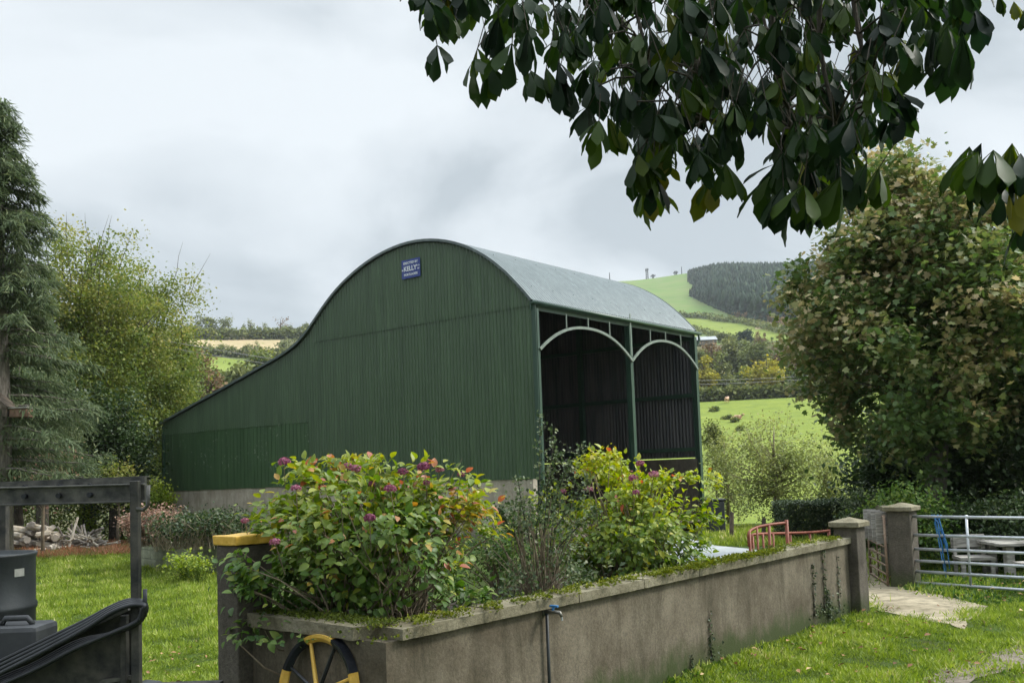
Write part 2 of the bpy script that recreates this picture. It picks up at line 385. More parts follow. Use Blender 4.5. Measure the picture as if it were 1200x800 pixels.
def limbs(mb, base, top, cc, r0, nl=None, sides=6, join=.35):
    """trunk and tapering limbs that reach the clump centres"""
    base = Vector(base); top = Vector(top); H = (top-base)
    wob = [Vector((random.uniform(-1, 1), random.uniform(-1, 1), 0))*r0*.7 for _ in range(6)]
    tp = [base+H*(i/5)+(wob[i] if i else Vector()) for i in range(6)]
    mb.tube(tp, [r0*1.25, r0, r0*.8, r0*.6, r0*.38, r0*.12], sides+2)
    sel = range(len(cc)) if nl is None or nl >= len(cc) else random.sample(range(len(cc)), nl)
    for i in sel:
        q = Vector(cc[i]); t = max(join, min(.92, (q.z-base.z)/max(H.z, .1)*.72))
        k = t*5; a = int(min(4, k)); s = tp[a].lerp(tp[a+1], k-a)
        mid = s.lerp(q, .5)+Vector((random.uniform(-.1, .1), random.uniform(-.1, .1), -.04))*(q-s).length
        rr = r0*.34*(1-t*.6)
        mb.tube([s, s.lerp(mid, .55)+Vector((0, 0, .02)), mid, q], [rr, rr*.75, rr*.5, rr*.14], max(4, sides-2), cap=False)
def tree(name, label, base, crown_c, rad, leafm, barkm, cat='tree', group=None, ncl=90, per=90, clr=.45, size=.12, kind='card',
         r0=.15, nl=40, shell=.55, zb=0.1, top=None, floor=None, bare=0, flat=.8):
    e_ = empty(name, base, label, cat, group)
    cc, P, idx = crown_points(crown_c, rad, ncl, per, clr, shell, flat, floor)
    cv = rng.random(ncl)[idx]
    var = np.clip(.55*cv+.45*rng.random(len(idx))+.12*(P[:, 2]-crown_c[2])/rad[2], 0, 1)
    D = rand_dirs(len(P), zb)
    leaf_obj('crown', P, D, size*rng.uniform(.6, 1.3, len(P)), kind, leafm, e_, var)
    mb = MB(); top = top or (crown_c[0], crown_c[1], crown_c[2]+rad[2]*.8)
    limbs(mb, base, top, cc, r0, nl)
    for _ in range(bare):
        q = Vector(cc[random.randrange(ncl)])
        if q.z < crown_c[2]: continue
        d = (q-Vector(crown_c)).normalized()+Vector((random.uniform(-.25, .25), random.uniform(-.25, .25), .8))
        p = q; pts = [p]
        dl_ = random.uniform(.035, .085)
        for _k in range(3): p = p+d*rad[2]*dl_+Vector((random.uniform(-1, 1), random.uniform(-1, 1), 0))*rad[2]*.02; pts.append(p)
        mb.tube(pts, [r0*.06, r0*.045, r0*.03, r0*.012], 3, cap=False)
    mb.build('trunk', barkm, e_, smooth=True)
    return e_
# ------------------------------------------------------------------ terrain
LP = [(0, 0), (25, 0), (40, -.3), (80, -2), (150, 3), (300, 29), (400, 48), (470, 69), (520, 81), (620, 86), (1200, 60), (3000, 20)]
RP = [(0, 0), (25, 0), (40, -.6), (60, -2.2), (80, -2.0), (120, 1.0), (150, 4.6), (200, 14.0), (230, 17.5), (300, 27), (460, 58), (650, 97), (850, 150), (1100, 216), (1200, 222), (3000, 150)]
def height(az, r):
    l = np.interp(r, *zip(*LP)); g = np.interp(r, *zip(*RP))
    t = np.clip((az+9)/9, 0, 1); t = t*t*(3-2*t)
    z = l*(1-t)+g*t
    und = (np.sin(az*.31+r*.004)+.6*np.sin(az*.77+1.3+r*.009))*np.clip((r-250)/900, 0, 1)*3.0
    back = np.clip((np.abs(az)-70)/50, 0, 1)
    return (z+und)*(1-back)+back*np.clip(r-40, 0, 1e9)*.02
def hz(x, y):
    return float(height(math.degrees(math.atan2(x, y)), math.hypot(x, y)))
az = np.concatenate([np.arange(-180, -36, 4.0), np.arange(-36, 36, .14), np.arange(36, 181, 4.0)])
rr = np.concatenate([[.5, 4], np.linspace(8, 60, 27), 60*np.exp(np.linspace(0, math.log(3000/60), 190))[1:]])
AZ, RR = np.meshgrid(az, rr)
ZZ = height(AZ, RR)
V = np.stack([RR*np.sin(np.radians(AZ)), RR*np.cos(np.radians(AZ)), ZZ], -1)
nr, na = AZ.shape
i, j = np.meshgrid(np.arange(nr-1), np.arange(na-1), indexing='ij')
Fq = np.stack([i*na+j, i*na+j+1, (i+1)*na+j+1, (i+1)*na+j], -1).reshape(-1, 4)[:, ::-1]
Vf = V.reshape(-1, 3); cen = Vf[Fq].mean(1); px, py = pix(cen); rc = np.hypot(cen[:, 0], cen[:, 1]); ac = np.degrees(np.arctan2(cen[:, 0], cen[:, 1]))
mi = np.full(len(Fq), 4)                                     # scrub
mi[rc < 55] = 0
# fields, as they lie on the slopes
RGT = ac > -9
mi[RGT & (rc > 44) & (rc < 207)] = 1
mi[RGT & (rc >= 455)] = 2
mi[RGT & (rc > 455) & inpoly(px, py, [(780, 368), (860, 378), (945, 392), (960, 425), (880, 402), (780, 382)])] = 1
mi[RGT & (rc > 400) & inpoly(px, py, [(886, 376), (918, 378), (922, 388), (884, 385)])] = 3
mi[RGT & (rc > 455) & inpoly(px, py, [(806, 331), (816, 337), (808, 347), (862, 371), (925, 381), (1300, 470), (1300, 250), (806, 250)])] = 5
mi[~RGT & (rc > 300)] = 4
mi[~RGT & (rc > 250) & inpoly(px, py, [(150, 405), (292, 418), (292, 432), (150, 450)])] = 1
mi[~RGT & (rc > 250) & inpoly(px, py, [(200, 400), (300, 396), (330, 400), (330, 418), (292, 417), (200, 417)])] = 3
ground = mesh('ground', Vf, Fq, None, mats=[M['lawn'], M['pasture'], M['hillgrass'], M['stubble'], M['scrub'], M['forestfloor']], midx=mi, smooth=True)
tag(ground, kind='structure')

# ------------------------------------------------------------------ barn
def hdir(p, q):
    v = q-p; v.z = 0; return v.normalized()
uf = ray(1499, 518); uf.z = 0; uf.normalize()                 # along the open eaves side
ug = Vector((-uf.y, uf.x, 0))                                   # along the gable, away to the left
d = ray(631, 450); A = Vector((0, 0, 0))+Vector((d.x, d.y, 0)).normalized()*25
ng = uf.copy()                                                  # gable plane normal
def gable(px, py):
    p = on_plane(px, py, A, ng); return (p-A).dot(ug), p.z
def front(px, py):
    p = on_plane(px, py, A, ug); return (p-A).dot(uf), p.z
def BP(s, f, z): return A+ug*s+uf*f+Vector((0, 0, z))
prof_px = [(625, 353), (621, 348), (610, 335), (600, 324), (590, 315), (575, 303), (560, 295), (545, 288), (530, 284.5), (515, 282.5), (500, 282.5), (480, 286), (468, 290), (455, 296), (442, 303), (430, 311),
           (418, 321), (405, 333), (393, 346), (385, 357), (377, 369), (369, 382), (362, 392), (355, 401), (345, 410), (330, 419), (300, 436), (270, 453), (230, 475), (189, 498)]
PR = [gable(*p) for p in prof_px]
s_ = np.array([p[0] for p in PR]); z_ = np.array([p[1] for p in PR])
tt = np.concatenate([[0], np.cumsum(np.hypot(np.diff(s_), np.diff(z_)))])
tn = np.linspace(0, tt[-1], 130)
ker = np.ones(7)/7
sN = np.interp(tn, tt, s_); zN = np.interp(tn, tt, z_)
for _ in range(2):
    sN[3:-3] = np.convolve(sN, ker, 'valid'); zN[3:-3] = np.convolve(zN, ker, 'valid')
s_end = gable(193, 540)[0]; s_main = gable(366, 500)[0]
Lf = front(819, 480)[0]; Lm = front(742, 480)[0]
print('BARN', 's_end', round(s_end, 2), 's_main', round(s_main, 2), 'Lf', round(Lf, 2), 'Lm', round(Lm, 2), 'eave', round(PR[0][1], 2), 'apex', round(max(z_), 2))
barn = empty('hay_barn', A, 'big dark green corrugated hay barn with an arched roof and open side bays', 'barn')
PITCHC = .125
def corrug(x, amp=.018): return amp*np.sin(2*np.pi*x/PITCHC)
def ztop(s):
    o = np.argsort(sN); return np.interp(s, sN[o], zN[o])
def sheet_wall(name, s0, s1, zb, zt, f0, mat, amp=.018, rows=6, parent=None, face=1):
    n = int(abs(s1-s0)/PITCHC*8)+1; s = np.linspace(s0, s1, n); zt_ = zt(s) if callable(zt) else np.full(n, zt); zb_ = zb(s) if callable(zb) else np.full(n, zb)
    VV = []
    for k in range(rows+1):
        t = k/rows; z = zb_*(1-t)+zt_*t; f = f0-face*(corrug(s, amp)+.003*np.sin(s*1.7+k))
        VV.append(np.stack([A.x+ug.x*s+uf.x*f, A.y+ug.y*s+uf.y*f, z], -1))
    VV = np.concatenate(VV); a, b = np.meshgrid(np.arange(rows), np.arange(n-1), indexing='ij')
    Fa = np.stack([a*n+b, a*n+b+1, (a+1)*n+b+1, (a+1)*n+b], -1).reshape(-1, 4)
    return mesh(name, VV, Fa, mat, parent or barn, smooth=True)
ZB = 1.64
seam = lambda s: np.interp(s, [0, gable(478, 381)[0], gable(370, 400)[0]], [gable(619, 357.5)[1], gable(478, 381)[1], gable(370, 400)[1]])
sm = float(gable(370, 400)[0])
zs_main = gable(500, 377)[1]
lean_z = gable(250, 503)[1]
s_ll = gable(362, 500)[0]
# upper arch cladding overlaps the lower sheets by a few cm, the way sheets are hung
sheet_wall('upper_gable_cladding', .03, sm, lambda s: np.full(len(s), zs_main-.05), lambda s: np.maximum(ztop(s)-.02, zs_main-.04), -.055, M['sheet'], .021)
def low_top(s): return np.minimum(ztop(s)-.02, np.where(s < sm, zs_main, 99))
sheet_wall('lower_gable_cladding', .02, s_ll, ZB, low_top, -.03, M['sheet'], .021)
sheet_wall('lower_gable_cladding', s_ll, s_end, lean_z-.05, lambda s: ztop(s)-.02, -.03, M['sheet'], .021)
# flat older sheets at the foot of the lean-to, each lapped over its neighbour
ns = 11; w_ = (s_end-s_ll)/ns
for k in range(ns):
    a, b = s_ll+k*w_+.004, s_ll+(k+1)*w_+.03
    zt = min(lean_z, float(ztop(np.array([b]))[0])-.03)
    mb = MB(); q = .012*(k % 2); zb2 = ZB-.02-.05*(k/ns)+random.uniform(-.015, .015)
    mb.hexa([BP(a, -.012-q, zb2), BP(b, -.012-q, zb2), BP(b, -.003-q, zb2), BP(a, -.003-q, zb2), BP(a, -.012-q, zt), BP(b, -.012-q, zt), BP(b, -.003-q, zt), BP(a, -.003-q, zt)])
    for u in (.25, .5, .75):
        c_ = a+(b-a)*u; mb.beam(BP(c_, -.018-q, zb2), BP(c_, -.018-q, zt), .02, .014, up=tuple(uf))
    mb.build('flat_sheet', M['sheetold'], barn)
# roof: one corrugated skin following the profile, plus verge flashing
nf = int(Lf/PITCHC*6)+1; fs = np.linspace(-.13, Lf+.13, nf)
dn = np.gradient(sN), np.gradient(zN); ln = np.hypot(*dn); nrm_s, nrm_z = -dn[1]/ln, dn[0]/ln
sgn = np.sign(nrm_z[len(nrm_z)//3]); nrm_s *= sgn; nrm_z *= sgn
off = .045+corrug(fs, .016)
S2 = sN[:, None]+nrm_s[:, None]*off[None]; Z2 = zN[:, None]+nrm_z[:, None]*off[None]
VV = np.stack([A.x+ug.x*S2+uf.x*fs[None], A.y+ug.y*S2+uf.y*fs[None], Z2], -1).reshape(-1, 3)
k = len(sN); a, b = np.meshgrid(np.arange(k-1), np.arange(nf-1), indexing='ij')
Fa = np.stack([a*nf+b, a*nf+b+1, (a+1)*nf+b+1, (a+1)*nf+b], -1).reshape(-1, 4)
roof = mesh('roof', VV, Fa, M['roof'], barn, smooth=True)
for f0 in (-.14, Lf+.14):
    mb = MB(); pts = [BP(sN[q]+nrm_s[q]*.03, f0, zN[q]+nrm_z[q]*.03) for q in range(0, k, 2)]
    for p, q in zip(pts[:-1], pts[1:]): mb.beam(p, q, .03, .075)
    mb.build('verge_flashing', M['roof'], roof)
mb = MB()
for c_ in range(9):          # fixing bolts along the sheet laps
    f0 = .4+c_*Lf/9
    for q in range(4, 72, 11):
        mb = MB(); mb.box(BP(sN[q]+nrm_s[q]*.08, f0, zN[q]+nrm_z[q]*.08), (.02, .02, .02)); mb.build('bolt', M['frame'], roof)
ez = float(zN[0]); es = float(sN[0])
# eaves beam, gutter, downpipe
mb = MB(); mb.beam(BP(es+.03, -.1, ez-.12), BP(es+.03, Lf+.1, ez-.12), .05, .2); mb.build('eaves_beam', M['frame'], barn)
mb = MB(); mb.tube([BP(es-.09, -.14, ez-.05), BP(es-.09, Lf+.32, ez-.07)], .062, 10); gut = mb.build('gutter', M['frame'], barn, smooth=True)
mb = MB(); mb.tube([BP(es-.09, Lf+.22, ez-.10), BP(es-.09, Lf+.22, ez-.28), BP(es-.02, Lf+.05, ez-.55), BP(es+.0, Lf+.02, ez-.8)], .045, 8); mb.build('downpipe', M['frame'], barn, smooth=True)
# posts of the open side
spring = [front(629.5, 409), front(740.5, 422), front(815.5, 430)]
zsp = spring[0][1]
for f0, w in ((.04, .10), (Lm, .15), (Lf-.05, .16)):
    mb = MB(); mb.box(BP(.06, f0, (ez-.2+.0)/2), (.012, .18, ez-.2), Matrix.Rotation(math.atan2(uf.y, uf.x), 3, 'Z'))
    mb.box(BP(-.025, f0, (ez-.2)/2), (w, .014, ez-.2), Matrix.Rotation(math.atan2(uf.y, uf.x), 3, 'Z'))
    mb.box(BP(.145, f0, (ez-.2)/2), (w, .014, ez-.2), Matrix.Rotation(math.atan2(uf.y, uf.x), 3, 'Z'))
    mb.build('post', M['frame'], barn)
mb = MB(); mb.box(BP(-.035, Lm, (zsp-.1+ez-.2)/2+.3), (.05, .02, ez-zsp+.0), Matrix.Rotation(math.atan2(uf.y, uf.x), 3, 'Z')); mb.build('strut', M['archpaint'], barn)
# trussed arches
apz = front(680, 384)[1]
for f0, f1 in ((.06, Lm), (Lm, Lf-.05)):
    mb = MB(); pts = []
    for q in range(25):
        t = q/24; x = f0+(f1-f0)*t; u = 2*t-1
        pts.append(BP(-.05, x, zsp+(apz-zsp)*(1-abs(u)**2.25)))
    for p, q in zip(pts[:-1], pts[1:]): mb.beam(p, q+(q-p)*.05, .05, .075)
    mb.build('arch', M['archpaint'], barn)
    for t in (.27, .5, .74):
        x = f0+(f1-f0)*t; u = 2*t-1; z0 = zsp+(apz-zsp)*(1-abs(u)**2.25)
        mb = MB(); mb.beam(BP(-.05, x, z0), BP(-.05, x, ez-.22), .03, .03, up=tuple(uf)); mb.build('strut', M['archpaint'], barn)
# corner cover strip on the gable
mb = MB(); mb.box(BP(.03, -.055, (ez-.1+ZB)/2), (.02, .13, ez-.1-ZB), Matrix.Rotation(math.atan2(uf.y, uf.x), 3, 'Z')); mb.build('corner_flashing', M['frame'], barn)
mb = MB(); mb.box(BP(s_end+.02, 0.0, (float(ztop(np.array([s_end]))[0])-.1)/2), (.16, .10, float(ztop(np.array([s_end]))[0])-.1), Matrix.Rotation(math.atan2(uf.y, uf.x), 3, 'Z')); mb.build('post', M['frame'], barn)
# plinth walls
def wallbox(name, s0, s1, f0, f1, z0, z1, mat, parent=barn):
    mb = MB(); mb.hexa([BP(s1, f0, z0), BP(s0, f0, z0), BP(s0, f1, z0), BP(s1, f1, z0), BP(s1, f0, z1), BP(s0, f0, z1), BP(s0, f1, z1), BP(s1, f1, z1)][::1])
    o = mb.build(name, mat, parent); return o
wallbox('plinth_wall', .30, s_end-.1, .0, .20, -.3, ZB+.02, M['barnwall'])
wallbox('plinth_wall', .1, s_end-.1, Lf-.2, Lf, -1.5, 2.06, M['pier'])
wallbox('plinth_wall', s_main-.1, s_main+.1, .2, Lf-.2, -1, 2.0, M['barnwall'])
# far gable, back wall of the main span and the outer wall of the lean-to
sheet_wall('far_gable_cladding', .02, s_end, 2.10, lambda s: ztop(s)-.02, Lf-.04, M['inner'], .018, face=-1)
def side_sheet(name, s0, z0, z1, mat):
    n = int(Lf/PITCHC*8); f = np.linspace(.02, Lf-.06, n); VV = []
    for z in (z0, z1):
        s = s0+corrug(f); VV.append(np.stack([A.x+ug.x*s+uf.x*f, A.y+ug.y*s+uf.y*f, np.full(n, z)], -1))
    VV = np.concatenate(VV); b = np.arange(n-1); return mesh(name, VV, np.stack([b, b+1, n+b+1, n+b], -1), mat, barn, smooth=True)
side_sheet('back_cladding', s_main, 2.1, float(ztop(np.array([s_main]))[0])-.05, M['inner'])
side_sheet('side_cladding', s_end-.02, -.3, float(ztop(np.array([s_end]))[0])-.05, M['sheetold'])
for z in (ez-2.15, ez-3.95, ez-.25):
    mb = MB(); mb.beam(BP(.1, Lf-.12, z), BP(s_main-.1, Lf-.12, z), .06, .13); mb.build('wall_rail', M['frame'], barn)
for s0 in (s_main/2, s_main-.2):
    for f0 in (Lf-.2,):
        mb = MB(); zt = float(ztop(np.array([s0]))[0])-.15; mb.box(BP(s0, f0, zt/2), (.16, .16, zt), Matrix.Rotation(math.atan2(uf.y, uf.x), 3, 'Z')); mb.build('post', M['frame'], barn)
for f0 in (.15, Lm, Lf-.2):
    mb = MB(); pts = [BP(sN[q]-nrm_s[q]*.08, f0, zN[q]-nrm_z[q]*.08) for q in range(2, 84, 4)]; mb.tube(pts, .05, 6); mb.build('roof_rib', M['frame'], barn)
mb = MB()
for q in range(2, 84, 8): mb.beam(BP(sN[q]-nrm_s[q]*.03, 0.02, zN[q]-nrm_z[q]*.03), BP(sN[q]-nrm_s[q]*.03, Lf-.02, zN[q]-nrm_z[q]*.03), .05, .06)
mb.build('purlins', M['frame'], barn)
mb = MB(); mb.hexa([BP(s_end, .2, .01), BP(-.2, .2, .01), BP(-.2, Lf, .01), BP(s_end, Lf, .01), BP(s_end, .2, .05), BP(-.2, .2, .05), BP(-.2, Lf, .05), BP(s_end, Lf, .05)]); mb.build('floor_slab', M['mud'], barn)

# sign on the gable (fixed to the barn, so a part of it)
s0, z0 = gable(474, 328); s1, z1 = gable(495.5, 321.5); s2, z2 = gable(473.5, 308); 
sc_, zc = (s0+s1)/2, (gable(484.5, 325.5)[1]+gable(484.5, 304.5)[1])/2
sw, sh = abs(s0-s1), gable(484.5, 304)[1]-gable(484.5, 326)[1]
print('SIGN', sc_, zc, sw, sh)
Rg = Matrix((( -ug.x, 0, -uf.x), (-ug.y, 0, -uf.y), (0, 1, 0)))     # local x to the right, y up, z out of the wall
mb = MB(); mb.box(BP(sc_, -.10, zc), (sw, sh, .012), Rg); sign = mb.build('sign_board', M['signblue'], barn)
mb = MB(); hh = .018
for a_, b_, c_, d_ in ((0, sh/2-.02, sw-.03, .012), (0, -sh/2+.02, sw-.03, .012)):
    mb.box(BP(sc_-0, -.110, zc+b_), (c_, d_, .004), Rg)
def text(body, size, cx, cz, sx=1.0, name='lettering'):
    cu = bpy.data.curves.new('t', 'FONT'); cu.body = body; cu.size = size; cu.align_x = 'CENTER'; cu.align_y = 'CENTER'; cu.extrude = .002; cu.offset = size*.022; cu.resolution_u = 3
    o = bpy.data.objects.new('t', cu); C.objects.link(o); dg = bpy.context.evaluated_depsgraph_get(); dg.update()
    me = bpy.data.meshes.new_from_object(o.evaluated_get(dg)); bpy.data.objects.remove(o)
    me.materials.clear(); me.materials.append(M['signwhite'])
    me.transform(Matrix.Translation(BP(sc_-cx, -.1135, zc+cz)) @ Rg.to_4x4() @ Matrix.Diagonal((sx, 1, 1, 1)))
    o = bpy.data.objects.new(name, me); C.objects.link(o); o.parent = sign
    o.matrix_parent_inverse = Matrix()
    return o
text('ERECTED BY', sh*.17, 0, sh*.31, sw/(sh*1.22))
text('KELLY', sh*.36, -sw*.03, 0.0, sw/(sh*1.42))
text('PORTLAOISE', sh*.17, 0, -sh*.31, sw/(sh*1.32))
text('M', sh*.13, -sw*.44, -sh*.04); text('& Co', sh*.12, sw*.40, sh*.09, .9); text('Ltd', sh*.12, sw*.41, -sh*.07, .9)

# yard and bits beside the barn
yd = [G(770, 690), G(770, 632), G(800, 630), G(840, 640), G(892, 645), G(870, 700)]
yv = [(p.x, p.y, hz(p.x, p.y)+.02) for p in yd]
tag(mesh('yard', yv, [list(range(len(yv)))[::-1]], M['yard']), kind='structure')
# ------------------------------------------------------------------ garden wall, piers
ZT = .86                                                      # top of wall body, coping above
Cn = G(452, 753, ZT); Cn.z = 0
Pn = G(993, 636.5, ZT); Pn.z = 0
um = (Pn-Cn).normalized(); nm = Vector((um.y, -um.x, 0))       # along the wall / out towards the camera side
ur = -nm                                                      # return wall runs away to the left
nr_ = -um
Lw = (Pn-Cn).length
def WP(a, o, z): return Cn+um*a+nm*o+Vector((0, 0, z))
gw = empty('garden_wall', Cn, 'long low rendered garden wall with mossy coping running to the stone pier', 'wall')
TH = .2
def along(mb, a0, a1, o0, o1, z0, z1):
    mb.hexa([WP(a0, o0, z0), WP(a1, o0, z0), WP(a1, o1, z0), WP(a0, o1, z0), WP(a0, o0, z1), WP(a1, o0, z1), WP(a1, o1, z1), WP(a0, o1, z1)][::-1] if False else
            [WP(a0, o1, z0), WP(a0, o0, z0), WP(a1, o0, z0), WP(a1, o1, z0), WP(a0, o1, z1), WP(a0, o0, z1), WP(a1, o0, z1), WP(a1, o1, z1)])
    return mb
n_seg = 12
mb = MB(); along(mb, 0, Lw, -TH, 0, -.5, ZT)
o = mb.build('wall_body', M['wall'], gw)
mb = MB(); xs = [.10]
while xs[-1] < Lw-.9: xs.append(xs[-1]+.93)
xs[-1] = Lw+.02 if Lw-xs[-1] < .5 else xs[-1]
if xs[-1] < Lw: xs.append(Lw+.02)
for a0, a1 in zip(xs[:-1], xs[1:]):
    mb = MB(); dz = random.uniform(-.004, .004)
    along(mb, a0+.003, a1-.003, -TH-.045, .045+random.uniform(-.004, .004), ZT+.002, ZT+.075+dz); mb.build('coping_stone', M['coping'], gw, rough=.014)
# return wall with the broken coping
RL = 1.42
def RPt(a, o, z): return Cn+ur*a+nr_*o+Vector((0, 0, z))
rw = empty('return_wall', Cn+ur*.7, 'short rendered return wall with broken mossy coping behind the spoked wheel', 'wall')
mb = MB(); mb.hexa([RPt(TH+.001, .0, -.5), RPt(RL, .0, -.5), RPt(RL, -TH, -.5), RPt(TH+.001, -TH, -.5), RPt(TH+.001, 0, ZT), RPt(RL, 0, ZT), RPt(RL, -TH, ZT), RPt(TH+.001, -TH, ZT)]); 
def flipfix(o):
    import bmesh
    bm = bmesh.new(); bm.from_mesh(o.data); bmesh.ops.recalc_face_normals(bm, faces=bm.faces); bm.to_mesh(o.data); bm.free()
flipfix(mb.build('wall_body', M['wall'], rw))
mb = MB(); a0, a1 = .20, RL-.02
mb.hexa([RPt(a0+.05, .055, ZT+.002), RPt(a1, .05, ZT+.002), RPt(a1, -TH-.04, ZT+.002), RPt(a0-.04, -TH-.04, ZT+.002), RPt(a0+.04, .05, ZT+.085), RPt(a1, .045, ZT+.09), RPt(a1, -TH-.04, ZT+.09), RPt(a0-.06, -TH-.04, ZT+.085)])
o = mb.build('coping_stone', M['coping'], rw, rough=.025); flipfix(o)
mb = MB(); mb.hexa([RPt(RL, .02, -.5), RPt(RL+.1, .02, -.5), RPt(RL+.1, -.2, -.5), RPt(RL, -.2, -.5), RPt(RL, .02, ZT+.1), RPt(RL+.1, .02, ZT+.1), RPt(RL+.1, -.2, ZT+.1), RPt(RL, -.2, ZT+.1)])
# piers
def pier(name, label, c, w, h, capm, cap='pyramid', over=.05, capz=.09, bodym='pier', th=None, wd=None):
    e_ = empty(name, (c.x, c.y, 0), label, 'gate pier')
    th = th if th is not None else math.atan2(um.y, um.x); Rz = Matrix.Rotation(th, 3, 'Z'); wd = wd or w
    mb = MB(); mb.box((c.x, c.y, h/2-.2), (w, wd, h+.4), Rz); mb.build('pier_body', M[bodym], e_, bevel=.012, rough=.012)
    mb = MB(); ww = w+2*over; wv = wd+2*over
    base = [Rz @ Vector((a*ww/2, b*wv/2, 0)) for a, b in ((-1, -1), (1, -1), (1, 1), (-1, 1))]
    z0 = h+.003
    if cap == 'pyramid':
        v = [Vector((c.x, c.y, z0))+b for b in base]+[Vector((c.x, c.y, z0+capz))+b for b in base]+[Vector((c.x, c.y, z0+capz+.06))]
        mb.add(v, [(3, 2, 1, 0), (0, 1, 5, 4), (1, 2, 6, 5), (2, 3, 7, 6), (3, 0, 4, 7), (4, 5, 8), (5, 6, 8), (6, 7, 8), (7, 4, 8)])
    else:
        v = [Vector((c.x, c.y, z0))+b*.96 for b in base]+[Vector((c.x, c.y, z0+capz))+b for b in base]
        mb.hexa(v)
    mb.build('pier_cap', M[capm], e_, bevel=.008, rough=.016)
    return e_
pr = WP(Lw+.16, -.03, 0)
h_p = W(983, 618, pr.y-.1).z
pier('gate_pier', 'stone gate pier with flat pyramid cap at the far end of the long wall', pr, .29, h_p, 'coping', over=.045, capz=.06)
pl = RPt(RL+.12, -.03, 0); hl = W(275, 640, pl.y-.2).z
print('PIERS', pr, h_p, pl, hl, 'wall', Cn, Pn, Lw)
pier('gate_pier', 'dark roughcast pier with yellow painted cap left of the hydrangea', pl, .30, hl, 'yellow', cap='slab', over=.02, capz=.07, wd=.26)
g2 = G(1058, 690, 0); c2 = W(1059, 640, g2.y+.26); c2.z = 0; h2 = W(1058, 599, c2.y-.2).z
pier('gate_pier', 'grey gate pier with pyramid cap holding the galvanised gate', c2, .33, h2, 'coping', over=.045, capz=.06)
# wall stub and old rusty gate behind that pier
q0 = W(1055, 600, c2.y+.3); q1 = W(1036, 600, c2.y+1.9); q0.z = q1.z = 0; zz = h2-.07
st = empty('wall_stub', q0, 'short lichened wall stub with slanting coping behind the gate pier', 'wall')
mb = MB(); mb.beam(q0+Vector((0, 0, zz/2)), q1+Vector((0, 0, zz/2)), .18, zz); mb.build('wall_body', M['pier'], st)
mb = MB(); mb.beam(q0+Vector((0, 0, zz+.04)), q1+Vector((0, 0, zz+.04)), .26, .07); mb.build('coping_stone', M['coping'], st, rough=.015)
# gate: old one leaning open
def flat_gate(name, label, p0, p1, z0, z1, rails, uprights, r, mat, lean=Vector((0, 0, 0)), zr=None, rend=None):
    e_ = empty(name, p0, label, 'gate'); ups = lambda p, z: p+lean*((z-z0)/(z1-z0))+Vector((0, 0, z))
    for z in rails:
        mb = MB(); mb.tube([ups(p0, z), ups(p1, z)], r, 8); mb.build('rail', mat, e_, smooth=True)
    for t, rr_ in uprights:
        mb = MB(); p = p0.lerp(p1, t); mb.tube([ups(p, z0), ups(p, z1)], rr_, 8); mb.build('upright', mat, e_, smooth=True)
    return e_
a_ = W(1041, 690, c2.y-.02); b_ = W(1021, 680, c2.y+1.35); a_.z = b_.z = 0
og = flat_gate('old_field_gate', 'weathered rusty barred gate propped open against the gate pier', a_, b_, .03, h2-.05, [.05, .18, .31, .44, .58, .74, h2-.08], [(0, .02), (1, .02), (.5, .012)], .014, M['rust'], Vector((0, 0, 0)))
for k_ in range(4):
    mb = MB(); q = a_.lerp(b_, .12+.25*k_); mb.beam(q+Vector((0, -.02, .62)), q+Vector((0, -.02, h2-.02)), .2, .02, up=(0, 1, 0)); mb.build('board', M['oldwood'], og)

# the galvanised field gate
gl = G(1060, 687, 0); gdir = (G(1200, 697, 0)-gl); gdir.z = 0; gdir.normalize(); gr_ = gl+gdir*3.55
zt_ = W(1057, 604.5, gl.y).z; zb_ = .07
print('GATE', gl, gr_, zt_)
fr = [0, .17, .33, .51, .72, 1]
gate = flat_gate('field_gate', 'galvanised six bar field gate hung on the grey pier', gl, gr_, zb_, zt_+.03, [zb_+(zt_-zb_)*t for t in fr], [(0, .026), (.27, .018), (.73, .018), (1, .024)], .021, M['steel'])
mb = MB(); mb.tube([gl+Vector((-.12, .02, zt_+.02)), gl+Vector((0, 0, zt_+.02))], .018, 8); mb.tube([gl+Vector((0, 0, zt_-.02)), gl+Vector((0, 0, zt_+.07))], .03, 8); mb.build('hinge', M['steel'], gate)
# blue twine hanging on the top bar
tw = gl+gdir*(.27*3.55-.42)
e_ = MB()
for k_ in range(9):
    p = tw+gdir*random.uniform(-.05, .06)+Vector((0, -.035 if k_ % 2 else .035, 0)); lz = random.uniform(.35, .98)
    pts = [tw+gdir*random.uniform(-.07, .07)+Vector((0, 0, zt_+.028))]+[p+gdir*(random.uniform(-.02, .02)+.10*t)+Vector((0, 0, zt_-lz*t)) for t in (.1, .4, .7, 1)]
    e_.tube(pts, .0065, 5)
tag(e_.build('baling_twine', M['blue'], smooth=True), 'blue baling twine hanging in loops from the galvanised gate', 'twine')
# garden seat and table beyond the gate
def seat(loc, rz):
    e_ = empty('garden_chair', loc, 'weathered plank garden chair standing beyond the galvanised gate', 'chair'); Rz = Matrix.Rotation(rz, 3, 'Z')
    def b(n, c, s): mb = MB(); mb.box(Vector(loc)+Rz @ Vector(c), s, Rz); mb.build(n, M['oldwood'], e_, bevel=.005)
    b('seat', (0, 0, .30), (.50, .45, .05)); b('backrest', (0, .24, .54), (.50, .04, .20)); b('backrest', (0, .24, .39), (.50, .04, .05))
    for sx in (-1, 1):
        b('leg', (sx*.21, -.18, .137), (.06, .06, .274)); b('leg', (sx*.21, .19, .30), (.05, .05, .6))
seat(G(1133, 686, 0)+Vector((.55, .9, 0)), R(-8))
tb = G(1188, 690, 0)+Vector((.95, 1.3, 0))
e_ = empty('picnic_table', tb, 'weathered grey picnic table beyond the galvanised gate', 'table')
